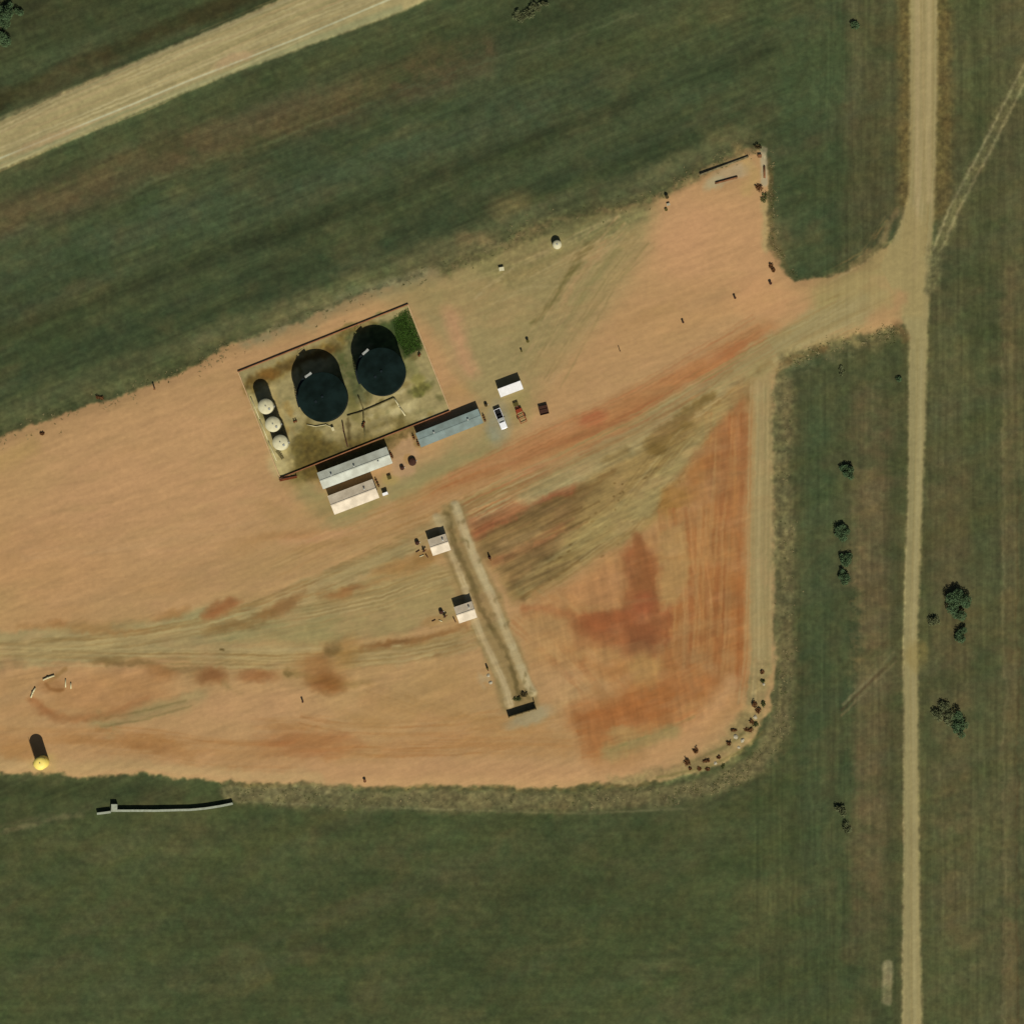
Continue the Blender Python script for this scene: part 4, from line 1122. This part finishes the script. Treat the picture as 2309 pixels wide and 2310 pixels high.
t = thing("loading_rack", "rusty loading rack outside the southwest corner of the tank battery", "rack", 650, 1078, 12)
for x in (-2.1, -.6, .9, 2.1): MB().tube((x, .1, -.1), (x, .1, 1.0), .09, 8).build("post", M['rust'], t)
MB().box((0, -.2, .45), (4.4, .55, .12)).build("drip_tray", M['rust'], t)
MB().tube((-2.3, .1, .95), (2.3, .1, .95), .1, 10).build("header", M['brown'], t)

t = thing("equipment_box", "small yellowish white box south of the western large black tank", "box", 751, 968, 20)
MB().box((0, 0, .45), (.55, .85, .9)).build("body", M['pipe'], t, bevel=.02)
MB().box((0, 0, .93), (.62, .92, .05)).build("lid", M['pipe'], t)
t = thing("equipment_box", "white box at the east end of the short cream-roofed building", "box", 869, 1114, 20)
MB().box((0, 0, .7), (1.25, .6, 1.4)).build("body", M['white'], t, bevel=.02)
MB().box((0, 0, 1.43), (1.35, .7, .05)).build("lid", M['white'], t)
t = thing("equipment_box", "brown box in the yard east of the pale grey-roofed building", "box", 878, 1077, 20)
MB().box((0, 0, .35), (.95, .9, .7)).build("body", M['olive'], t, bevel=.02)
MB().box((0, 0, .73), (1.0, .95, .05)).build("lid", M['olive'], t)
t = thing("equipment_box", "dark olive box directly south of the white storage container", "box", 1163, 912, 20)
MB().box((0, 0, .35), (1.25, .8, .7)).build("body", M['olive'], t, bevel=.02)
MB().box((0, 0, .73), (1.3, .85, .05)).build("lid", M['olive'], t)


def drum(label, px, py, r, h, mat, cat="tank", name="stock_tank", group=None):
    o = thing(name, label, cat, px, py, 15, group)
    MB().lathe([(r, -.05), (r, h * .33), (r + .03, h * .35), (r, h * .37), (r, h * .66), (r + .03, h * .68), (r, h * .7), (r, h - .05), (r - .05, h), (r * .3, h + r * .08)], 32).build("shell", mat, o, True)
    MB().tube((r * .3, r * .2, h), (r * .3, r * .2, h + .12), min(.25, r * .3), 12).build("hatch", M['brown'], o)
    MB().tube((r * .8, 0, .2), (r + .25, 0, .2), .06, 8).build("outlet", M['grey'], o)
    return o


t = thing("steel_bin", "square dark brown steel bin east of the red trailer", "bin", 1226, 925, 14)
for a_, b_, w_, d_ in ((0, 1.08, 2.24, .08), (0, -1.08, 2.24, .08), (1.08, 0, .08, 2.08), (-1.08, 0, .08, 2.08)):
    MB().box((a_, b_, .45), (w_, d_, .9)).build("side", M['brown'], t)
MB().box((0, 0, .3), (2.06, 2.06, .5)).build("fill", M['brown'], t)
MB().box((0, 0, .92), (2.3, .12, .05)).build("cross_bar", M['brown'], t)
drum("dark round tank in the yard between the pale grey-roofed and teal-roofed buildings", 930, 1042, .95, .9, M['brown'])
drum("smaller dark drum just southwest of the yard's dark round tank", 907, 1056, .5, .85, M['brown'], "drum", "drum")
drum("dark drum off the northeast corner of the teal-roofed building", 1096, 914, .38, .9, M['timber'], "drum", "drum")
drum("dark drum just west of the northern pump house", 941, 1225, .5, .9, M['brown'], "drum", "drum")
drum("dark drum just west of the southern pump house", 995, 1381, .5, .9, M['brown'], "drum", "drum")


def wellhead(label, px, py, rot, mat, k=1.0, group="wellheads by the gravel berms"):
    o = thing("wellhead", label, "wellhead", px, py, rot, group)
    MB().tube((0, 0, -.05), (0, 0, .25), .4 * k, 16).build("casing", mat, o)
    MB().tube((0, 0, .25), (0, 0, 1.5 * k), .16, 12).box((0, 0, .7), (.45, .45, .4)).box((0, 0, 1.2), (.38, .38, .3)).build("valve_stack", mat, o)
    MB().tube((-.8 * k, 0, .7), (.8 * k, 0, .7), .09, 10).build("flow_line", mat, o)
    MB().tube((.5, -.12, .9), (.5, .12, .9), .2, 14).build("handwheel", M['rust'], o)
    return o


wellhead("dark wellhead east of the berms, level with the northern pump house's south side", 1104, 1258, -68, M['brown'], 1.0)
wellhead("small dark wellhead just west of the berms, well south of the southern pump house", 1099, 1508, -65, M['olive'], .7)
wellhead("dark wellhead among loose pipes southwest of the northern pump house", 956, 1243, 30, M['brown'], .55)
wellhead("dark wellhead among loose pipes southwest of the southern pump house", 1003, 1391, 30, M['brown'], .55)

# ------------------------------------------------------------------ pickup truck
t = thing("pickup_truck", "white pickup truck parked off the east end of the teal-roofed building", "truck", 1129, 945, -68)
Lh, Wh = 2.62, .86          # local +x is the front
b = MB()
b.box((1.72, 0, .78), (1.75, 1.62, .56)).box((.35, 0, .72), (1.2, 1.68, .6)).box((-1.45, 0, .56), (2.35, 1.66, .22))
b.box((1.7, 0, 1.08), (1.62, 1.46, .07)).box((2.6, 0, .55), (.12, 1.6, .3))
b.build("body", M['truckw'], t, bevel=.05)
cb = MB()
cb.add([(-.32, -.78, 1.0), (1.02, -.78, 1.0), (1.02, .78, 1.0), (-.32, .78, 1.0), (-.2, -.66, 1.66), (.5, -.66, 1.66), (.5, .66, 1.66), (-.2, .66, 1.66)],
       [(3, 2, 1, 0), (4, 5, 6, 7), (0, 1, 5, 4), (1, 2, 6, 5), (2, 3, 7, 6), (3, 0, 4, 7)])
cab = cb.build("cab", M['grey'], t, bevel=.05)
MB().quad((1.03, -.68, 1.04), (1.03, .68, 1.04), (.54, .58, 1.62), (.54, -.58, 1.62)).build("windscreen", M['glass'], cab)
MB().quad((-.33, .66, 1.06), (-.33, -.66, 1.06), (-.22, -.58, 1.6), (-.22, .58, 1.6)).build("rear_window", M['glass'], cab)
for s_ in (-1, 1):
    MB().quad((-.2, s_ * .775, 1.06), (.82, s_ * .775, 1.06), (.45, s_ * .69, 1.58), (-.12, s_ * .69, 1.58)).build("side_window", M['glass'], cab)
    MB().box((-1.45, s_ * .8, .88), (2.35, .1, .46)).build("bed_side", M['truckw'], t, bevel=.02)
    MB().box((2.6, s_ * .6, .85), (.1, .3, .18)).build("headlight", M['glass'], t)
    MB().box((.8, s_ * .98, 1.12), (.1, .2, .18)).build("mirror", M['rubber'], t)
    for x in (1.75, -1.5):
        wh = MB().tube((x, s_ * .66, .37), (x, s_ * .87, .37), .37, 24).build("wheel", M['rubber'], t)
        MB().tube((x, s_ * .865, .37), (x, s_ * .885, .37), .2, 16).build("rim", M['grey'], wh)
MB().box((-2.6, 0, .88), (.08, 1.6, .46)).build("tailgate", M['truckw'], t, bevel=.02)
MB().box((-1.45, 0, .69), (2.2, 1.48, .03)).build("bed_floor", M['rubber'], t)
MB().box((-.75, 0, .98), (.5, 1.3, .42)).build("toolbox", M['rubber'], t)

# red trailer
t = thing("flatbed_trailer", "rust red open-frame trailer between the white pickup and the dark round tank", "trailer", 1174, 936, -66)
MB().box((-1.15, .05, .62), (.9, 1.55, .55)).build("toolbox", M['redrust'], t, bevel=.02)
for s_ in (-1, 1):
    MB().box((.55, s_ * .78, .55), (3.0, .16, .2)).build("side_rail", M['redrust'], t)
    wh = MB().tube((.4, s_ * .93, .34), (.4, s_ * 1.12, .34), .34, 20).build("wheel", M['rubber'], t)
    MB().tube((.4, s_ * 1.115, .34), (.4, s_ * 1.135, .34), .17, 14).build("rim", M['redrust'], wh)
MB().box((.1, 0, .5), (.12, 1.4, .1)).box((.9, 0, .5), (.12, 1.4, .1)).box((2.0, 0, .5), (.12, 1.7, .12)).build("cross_member", M['redrust'], t)
MB().path([(-1.6, -.6, .5), (-2.4, 0, .45), (-1.6, .6, .5)], .07, 8).tube((-2.4, 0, .45), (-2.65, 0, .45), .07, 8).build("drawbar", M['redrust'], t)
MB().tube((-2.3, 0, .0), (-2.3, 0, .8), .05, 8).build("jack", M['grey'], t)

# ------------------------------------------------------------------ walls and stacked material
def bar(label, name, cat, a, b, w, h, mat, lay=0, group=None):
    mx, my = (a[0] + b[0]) / 2, (a[1] + b[1]) / 2
    L_ = math.hypot(b[0] - a[0], b[1] - a[1]) * S
    o = thing(name, label, cat, mx, my, math.degrees(math.atan2(a[1] - b[1], b[0] - a[0])), group)
    return o, L_


t, L_ = bar("dark timber retaining wall closing the south end of the twin berms", "retaining_wall", "wall", (1146, 1617), (1209, 1598), .3, 1.9, None)
for k in range(7): MB().box((0, 0, .14 + k * .27), (L_, .22, .255)).build("plank", M['timber'], t)
for k in range(5): MB().box((-L_ / 2 + .1 + k * (L_ - .2) / 4, -.17, .98), (.16, .14, 2.1)).build("post", M['timber'], t)
MB().box((L_ / 2 - .05, .75, .85), (.2, 1.5, 1.7)).build("return_wall", M['timber'], t)

t = thing("concrete_wall", "long thin pale concrete wall at the grass edge south of the pad", "wall", 370, 1828, 0)
wp = [(219, 1836), (250, 1832), (250.5, 1829), (267, 1829), (350, 1829), (430, 1827), (463, 1824), (495, 1819), (525, 1813)]
zb = W(370, 1828).z
for a, b in zip(wp[:-1], wp[1:]):
    if abs(a[0] - b[0]) < 2: continue
    ax, ay, bx, by = (a[0] - 370) * S, (1828 - a[1]) * S, (b[0] - 370) * S, (1828 - b[1]) * S
    L_ = math.hypot(bx - ax, by - ay); an = math.atan2(by - ay, bx - ax)
    sgm = MB().box(((ax + bx) / 2, (ay + by) / 2, .5), (L_, .34, 1.3), an).build("wall_segment", M['conc'], t)
    MB().box(((ax + bx) / 2, (ay + by) / 2, 1.19), (L_, .55, .1), an).build("coping", M['conc'], sgm)
MB().box(((258 - 370) * S, (1828 - 1821) * S, .6), (1.5, 1.5, 1.7)).build("pier", M['conc'], t, bevel=.04)


def stack(label, name, cat, a, b, rows, r, mat, group=None):
    t, L_ = bar(label, name, cat, a, b, 0, 0, None, group=group)
    z = r
    for row in range(rows, 0, -1):
        for k in range(row):
            y = (k - (row - 1) / 2) * r * 2.04
            MB().tube((-L_ / 2 + random.uniform(0, .3), y, z), (L_ / 2 - random.uniform(0, .3), y, z), r, 12).build("pole", mat, t, True)
        z += r * 1.75
    return t


random.seed(3)
stack("long dark stack of poles at the pad's northern corner", "pole_stack", "poles", (1577, 394), (1688, 352), 2, .15, M['greytimber'])
stack("short dark brown stack of poles south of the long dark stack", "pole_stack", "poles", (1612, 413), (1664, 399), 2, .15, M['timber2'])
stack("short dark stack of poles lying north-south at the pad's northern corner", "pole_stack", "poles", (1723, 372), (1724, 402), 2, .14, M['timber2'])
t = thing("crate", "small brown crate on the pale strip at the pad's northeast corner", "crate", 1713, 352, 0)
MB().box((0, 0, .3), (.9, .7, .6)).build("body", M['timber2'], t, bevel=.02)
MB().box((0, 0, .63), (.95, .75, .05)).build("lid", M['timber2'], t)
t = thing("crate", "pale crate beside dark scrap on the weedy northern pad edge", "crate", 1507, 461, 15)
MB().box((0, 0, .25), (.75, .55, .5)).build("body", M['stone'], t, bevel=.02)
MB().box((0, 0, .53), (.8, .6, .05)).build("lid", M['stone'], t)


def lying_pipe(label, pts, mat=None, r=.16, z=.16):
    return pipe("loose_pipe", label, "pipe", pts, r, mat or M['pipe'], z, False)


lying_pipe("pale pipe lying above the dug patch northwest of the yellow tank", [(97, 1534), (108, 1529), (123, 1524)], r=.22, z=.35)
lying_pipe("pale curved pipe west of the dug patch northwest of the yellow tank", [(70, 1574), (74, 1563), (80, 1552)], r=.2, z=.35)
lying_pipe("pale upright-lying pipe east of the dug patch, nearer it of two", [(148, 1532), (148, 1551)], r=.16)
lying_pipe("pale upright-lying pipe east of the dug patch, farther from it of two", [(160, 1540), (160, 1554)], r=.16)
for i, (x, y, dx, dy, lb) in enumerate([
        (938, 1246, 8, -5, "loose pipe stub southwest of the northern pump house, left of the dark wellhead"),
        (946, 1256, 10, -4, "loose pipe stub southwest of the northern pump house, lowest of the three"),
        (960, 1250, 5, 8, "loose pipe stub touching the northern pump house's west side"),
        (974, 1402, 8, -4, "loose pipe stub southwest of the southern pump house, farthest west of the three"),
        (990, 1399, 7, 3, "loose pipe stub southwest of the southern pump house, middle of the three"),
        (1022, 1392, 6, 12, "loose pipe stub touching the southern pump house's west side")]):
    lying_pipe(lb, [(x, y), (x + dx, y + dy)], M['brown'] if i % 3 != 1 else M['pipe'], .12, .14)


# ------------------------------------------------------------------ posts
def post(label, px, py, h=1.0, r=.12, mat=None):
    o = thing("marker_post", label, "post", px, py, random.uniform(0, 90))
    MB().tube((0, 0, -.2), (0, 0, h), r, 10).build("shaft", mat or M['brown'], o)
    MB().tube((0, 0, h), (0, 0, h + .08), r * 1.3, 10).build("cap", mat or M['brown'], o)
    return o


post("dark post on sand north of the white storage container, upper of two", 1190, 770, 1.0, .3, M['olive'])
post("dark post on sand north of the white storage container, lower of two", 1176, 792, .8, .2, M['olive'])
post("thin brown post on open sand northeast of the white storage container", 1398, 792, 1.5, .1)
post("brown post on open sand in the middle of the northeastern pad", 1540, 727, .9, .22)
post("brown post on pink sand northwest of the road junction", 1657, 672, 1.0, .24)
post("brown post just south of dry brush at the pad's eastern notch", 1737, 639, .8, .3)
post("brown post on sand by the grass edge west of the tank battery", 349, 878, 1.6, .18, M['timber2'])
post("small dark post on sand in the southwestern pad", 683, 1583, 1.2, .2)
post("dark post by the pale crate on the weedy northern pad edge", 1504, 445, .9, .35, M['timber'])
post("low dark stub standing in for shade south of the pale crate on the weedy northern pad edge", 1502, 473, .4, .3, M['olive'])  # added dark stub that stands in for bits of shadow on the ground
post("low brown post on the southern bank below the middle of the pad", 823, 1762, .9, .3, M['timber2'])

# ------------------------------------------------------------------ brush, rubble, trees
def brush(label, px, py, rx, ry, h, mat, n=260, name="dry_shrub", cat="shrub", group=None, seed=0, rot=0):
    rd = random.Random(seed + int(px * 7 + py))
    o = thing(name, label, cat, px, py, rot, group, -.05)
    st = MB()
    tips = []
    for k in range(9):
        a = rd.uniform(0, 6.28); q_ = rd.uniform(.4, .95)
        tip = Vector((rx * q_ * math.cos(a), ry * q_ * math.sin(a), h * rd.uniform(.5, 1)))
        st.tube((0, 0, 0), tip * .5 + Vector((0, 0, h * .1)), .05, 5, .03); st.tube(tip * .5 + Vector((0, 0, h * .1)), tip, .03, 5, .01)
        tips.append(tip)
    st.build("stem", M['bark'], o)
    f = MB()
    for k in range(n):
        while True:
            x, y, z = rd.uniform(-1, 1), rd.uniform(-1, 1), rd.uniform(0, 1)
            if x * x + y * y + z * z < 1: break
        if rd.random() < .5:
            tp = rd.choice(tips); x = tp.x / rx + rd.gauss(0, .18); y = tp.y / ry + rd.gauss(0, .18); z = tp.z / h + rd.gauss(0, .15)
        c0 = Vector((x * rx, y * ry, abs(z) * h)); sz = rd.uniform(.1, .24)
        u = Vector((rd.gauss(0, 1), rd.gauss(0, 1), rd.gauss(0, .5))).normalized(); v = u.orthogonal().normalized()
        v = (v + u.cross(v) * rd.uniform(-1, 1)).normalized()
        f.quad(c0 - u * sz, c0 - v * sz * .5, c0 + u * sz, c0 + v * sz * .5)
    f.build("foliage", mat, o)
    return o


SE = "dry shrubs along the pad's southeast corner"
for (x, y, rx, ry, h, mt, lb) in [
        (1702, 1589, .7, .9, .9, 'dry', "darkest dry shrub at the top of the southeast scatter, left of the green one"),
        (1710, 1603, .7, .7, .8, 'dry', "dark dry shrub just below the topmost dark one in the southeast scatter"),
        (1721, 1588, .5, .8, .7, 'drygreen', "greenish shrub at the right edge of the southeast scatter, by the perimeter bank"),
        (1695, 1628, .5, .5, .6, 'dry', "small dry shrub above the wide flat brown one in the southeast scatter"),
        (1688, 1646, 1.3, .7, .5, 'dry', "wide flat brown shrub midway round the pad's rounded southeast corner"),
        (1703, 1634, .8, .6, .5, 'drygreen', "dusty shrub at the right of the wide flat brown one, southeast corner"),
        (1655, 1648, .8, .35, .5, 'dry', "flat brown shrub left of the wide brown one on the southeast corner"),
        (1644, 1677, .55, .5, .7, 'dry', "lone round dark shrub on sand midway along the southeast scatter"),
        (1569, 1694, .7, .7, .8, 'dry', "dark shrub on sand at the upper left of the southeast scatter"),
        (1550, 1720, .75, .8, .9, 'dry', "leftmost dark shrub of the southeast scatter"),
        (1556, 1734, .4, .4, .5, 'dry', "small brown shrub touching the leftmost dark one, southeast scatter"),
        (1592, 1717, 1.0, .45, .6, 'dry', "oblong dark shrub in the middle of the scatter's lower left group"),
        (1596, 1736, .6, .4, .5, 'dry', "lowest dark shrub of the southeast scatter"),
        (1577, 1735, .5, .5, .4, 'dry', "faint brown shrub between the leftmost and lowest ones, southeast scatter"),
        (1621, 1709, .45, .4, .5, 'dry', "small dark shrub right of the oblong one, southeast scatter"),
        (1630, 1728, .5, .7, .4, 'drygreen', "dusty shrub at the bank side of the scatter's lower left group"),
        (1719, 1517, .5, .45, .4, 'dry', "faint small shrub on the perimeter lane, topmost of the southeast ones"),
        (1719, 1536, .6, .4, .5, 'drygreen', "small dark shrub above a pale stone on the perimeter lane")]:
    brush(lb, x, y, rx, ry, h, M[mt], 200, group=SE)
for (x, y, rx, ry, h, mt, lb) in [
        (1712, 424, .9, 1.1, .8, 'dry', "rusty brown brush below the north-south poles at the pad's northern corner"),
        (1722, 445, .8, 1.5, .6, 'drygreen', "dusty brush trailing down the grass edge at the pad's northern corner"),
        (1709, 331, 1.0, .5, .8, 'timber', "dark brush at the tip of the pad's northern corner"),
        (1738, 600, .5, .6, .6, 'dry', "dry brush at the pad's eastern notch, left of two"),
        (1744, 609, .5, .5, .6, 'dry', "dry brush at the pad's eastern notch, right of two"),
        (1182, 1568, .9, .6, .7, 'timber', "dark olive brush in the trough just north of the timber retaining wall, right one"),
        (1166, 1577, 1.0, .6, .5, 'drygreen', "olive brush in the trough just north of the timber retaining wall, left one"),
        (225, 897, 1.1, .5, .5, 'dry', "dry brush at the grass edge on the far northwestern pad"),
        (95, 978, .6, .4, .5, 'dry', "small dry brush on the grass edge near the photo's left side")]:
    brush(lb, x, y, rx, ry, h, M[mt], 220)


def rock(label, px, py, r, seed, group="pale stones in the southeast scatter"):
    rd = random.Random(seed)
    m_ = MB(); n = 9; vs = [(0, 0, r * .8)]; fs = []
    for j, (zz, rr) in enumerate(((.62, .55), (.25, .95), (-.15, 1.0))):
        for k in range(n):
            a = 6.283 * k / n + j * .2; q_ = r * rr * rd.uniform(.75, 1.2)
            vs.append((q_ * math.cos(a) * 1.2, q_ * math.sin(a), r * zz * rd.uniform(.8, 1.1)))
    for k in range(n):
        fs.append((0, 1 + k, 1 + (k + 1) % n))
        for j in range(2):
            a = 1 + j * n + k; b = 1 + j * n + (k + 1) % n; fs.append((a, a + n, b + n, b))
    m_.add(vs, fs)
    o = m_.build("rock", M['stone']); o.location = W(px, py); o.rotation_euler = (0, 0, rd.uniform(0, 3))
    return tag(o, label, "rock", group)


rock("pale stone below the two topmost dark shrubs, southeast scatter", 1703, 1618, .5, 1)
rock("pale stone on the bank side midway round the southeast corner", 1674, 1670, .5, 2)
rock("grey stone left of the bank-side pale stone, southeast corner", 1659, 1662, .55, 3)
rock("pale stone beside the lone round dark shrub, southeast corner", 1666, 1686, .35, 4)
rock("pale stone on the perimeter lane, topmost of the southeast stones", 1722, 1544, .35, 5)
rock("grey stone in the lower left group of shrubs, southeast scatter", 1613, 1722, .4, 6)
rock("pale chunk beside the small wellhead south of the southern pump house", 1101, 1524, .4, 7, None)
rock("pale chunk between the berms' west side and the small wellhead, lower one", 1106, 1540, .45, 8, None)


def tree(label, px, py, rx, ry, h, n, mat, name="bushy_tree", group=None, rot=0):
    rd = random.Random(int(px * 3 + py))
    h *= .62
    o = thing(name, label, "tree", px, py, rot, group, -.1)
    tr = MB(); tr.tube((0, 0, -.1), (.05, .03, h * .35), .16, 10, .11)
    cl = []
    for k in range(11):
        a = rd.uniform(0, 6.28); q_ = rd.uniform(.25, .85)
        tip = Vector((rx * q_ * math.cos(a), ry * q_ * math.sin(a), h * rd.uniform(.45, .95)))
        mid = Vector((tip.x * .4, tip.y * .4, h * .45))
        tr.tube((.05, .03, h * .33), mid, .08, 7, .05); tr.tube(mid, tip, .05, 6, .015)
        cl.append((tip, rd.uniform(.25, .42) * min(rx, ry) + .25))
    tr.build("trunk", M['bark'], o)
    f = MB()
    for k in range(n):
        tp, cr = rd.choice(cl)
        d = Vector((rd.gauss(0, 1), rd.gauss(0, 1), rd.gauss(0, .8)))
        d = d.normalized() * (cr * rd.random() ** .4)
        c0 = tp + d; c0.z = max(.15, c0.z); sz = rd.uniform(.09, .2)
        u = Vector((rd.gauss(0, 1), rd.gauss(0, 1), rd.gauss(0, .6))).normalized(); v = u.orthogonal().normalized()
        v = (v + u.cross(v) * rd.uniform(-1, 1)).normalized()
        f.quad(c0 - u * sz, c0 - v * sz * .55, c0 + u * sz, c0 + v * sz * .55)
    f.build("crown", mat, o)
    return o


G = "dark bushy trees near the east road"
tree("dark bush west of the east road, northernmost of that column", 1910, 1064, 1.5, 2.1, 2.6, 2600, M['leaf'], group=G, rot=15)
tree("dark bush west of the east road, second of that column", 1899, 1202, 1.8, 2.0, 2.4, 2400, M['leaf'], group=G)
tree("dark bush west of the east road, just below the second of that column", 1908, 1262, 1.5, 1.6, 2.2, 2000, M['leaf'], group=G)
tree("dark bush west of the east road, touching the third from below", 1904, 1302, 1.6, 1.7, 2.4, 2200, M['leaf'], group=G)
tree("largest dark tree, on the east side of the east road", 2160, 1365, 3.3, 4.4, 4.0, 8500, M['leaf'], group=G, rot=12)
tree("small dark tree against the south side of the largest one east of the road", 2168, 1432, 1.6, 2.2, 2.6, 2200, M['leaf'], group=G)
tree("thin dark bush between the east road and the largest tree", 2108, 1402, 1.4, 1.5, 1.8, 900, M['leaf2'], group=G)
tree("dark tree east of the road, well south of the largest one, upper left of two", 2128, 1612, 2.6, 3.0, 2.8, 2600, M['leaf2'], group=G, rot=10)
tree("dark tree east of the road, well south of the largest one, lower right of two", 2163, 1632, 2.0, 4.2, 3.2, 3600, M['leaf'], group=G, rot=16)
tree("dark bush west of the east road, alone near the southern end", 1897, 1828, 1.3, 1.9, 1.9, 1500, M['leaf2'], group=G)
tree("thin dark bush just south of the lone southern bush west of the road", 1910, 1866, 1.1, 2.0, 1.4, 700, M['leaf2'], group=G)
tree("tiny dark bush in the grass at the top, left of the east road", 1928, 56, 1.1, .9, 1.4, 800, M['leaf'], group=G)
tree("big dark tree cut by the photo's left edge at the top", -2, 66, 4.0, 6.0, 4.5, 9000, M['leaf'], rot=0)
tree("dark bush at the photo's top left corner", 30, 22, 3.0, 1.8, 3.0, 2500, M['leaf'])
tree("dark bush in grass at the top middle, left one of two", 1180, 34, 3.0, 1.6, 1.6, 1800, M['leaf2'], rot=20)
tree("dark bush in grass at the top middle, right one of two", 1215, 14, 2.6, 1.3, 1.6, 1400, M['leaf2'], rot=20)
tree("tiny dark bush in grass between the pad's bank and the east road", 2027, 855, .8, .6, 1.0, 400, M['leaf'])
tree("tiny dark bush on the bank near the road junction's south side", 1899, 838, .5, 1.6, .8, 300, M['leaf2'])

# ------------------------------------------------------------------ rough weeds on the banks and verges
rd = random.Random(11)
bank_w = MB(); bank_d = MB()
paths = [([(x / q, y / q) for x, y in BANK], 2.0, 1100), ([(0, 990), (163, 925), (254, 903), (399, 845), (507, 787), (700, 715), (860, 650), (1030, 595), (1196, 515), (1447, 452), (1590, 380), (1700, 325)], 2.0, 700),
         ([(1760, 835), (1866, 783), (1961, 765), (2020, 747)], 1.6, 350), ([(1740, 345), (1741, 450), (1745, 550), (1795, 628)], .8, 250)]
for pts, wd, num in paths:
    for k in range(num):
        i = rd.randrange(len(pts) - 1); t_ = rd.random()
        x = pts[i][0] + (pts[i + 1][0] - pts[i][0]) * t_ + rd.gauss(0, wd) / S * .7; y = pts[i][1] + (pts[i + 1][1] - pts[i][1]) * t_ + rd.gauss(0, wd) / S * .7
        if vnoise(np.float32(x / 22), np.float32(y / 22), 3) < rd.uniform(-.5, .4): continue
        c0 = W(x, y); hh = rd.uniform(.05, .17); f_ = bank_w if rd.random() < .5 else bank_d
        for j in range(4):
            a = rd.uniform(0, 6.28); u = Vector((math.cos(a), math.sin(a), 0)) * .09
            b0 = c0 + Vector((rd.gauss(0, .12), rd.gauss(0, .12), 0)); tl = Vector((rd.gauss(0, .2), rd.gauss(0, .2), hh))
            f_.quad(b0 - u, b0 + u, b0 + tl + u * .3, b0 + tl - u * .3)
o = bank_w.build("weeds", M['drygreen']); o["kind"] = "stuff"
tag(o, "dusty green weeds scattered along the pad's grassy banks", "weeds")
o = bank_d.build("dry_grass", paint("straw", 142, 130, 90, .9, 0, .2, 1.0, .05)); o["kind"] = "stuff"
tag(o, "pale dry grass tufts scattered along the pad's grassy banks", "dry grass")

# ------------------------------------------------------------------ tall weeds in the battery corner
rd = random.Random(5)
f = MB()
pc = [(884, 712), (920, 694), (955, 786), (917, 802), (894, 765)]
n = 0
while n < 7500:
    x = rd.uniform(880, 956); y = rd.uniform(690, 804)
    ins = False
    for i in range(5):
        x1, y1 = pc[i]; x2, y2 = pc[(i + 1) % 5]
        if (y1 > y) != (y2 > y) and x < (x2 - x1) * (y - y1) / (y2 - y1) + x1: ins = not ins
    if not ins: continue
    dd = math.hypot((x - 922) / 34, (y - 748) / 52)
    if rd.random() < (dd - .55) * 1.5: n += .3; continue
    n += 1
    c0 = Vector(((x - PCX) * S, (PCY - y) * S, 0)); hh = rd.uniform(.06, .22); a = rd.uniform(0, 6.28)
    u = Vector((math.cos(a), math.sin(a), 0)) * .07; tl = Vector((rd.gauss(0, .12), rd.gauss(0, .12), hh))
    f.quad(c0 - u, c0 + u, c0 + tl + u * .4, c0 + tl - u * .4)
o = f.build("weeds", paint("green weeds", 62, 90, 30, .8, 0, .3, 1.0, .1))
o["kind"] = "stuff"
tag(o, "bright green weeds filling the northeast corner of the tank battery", "weeds")
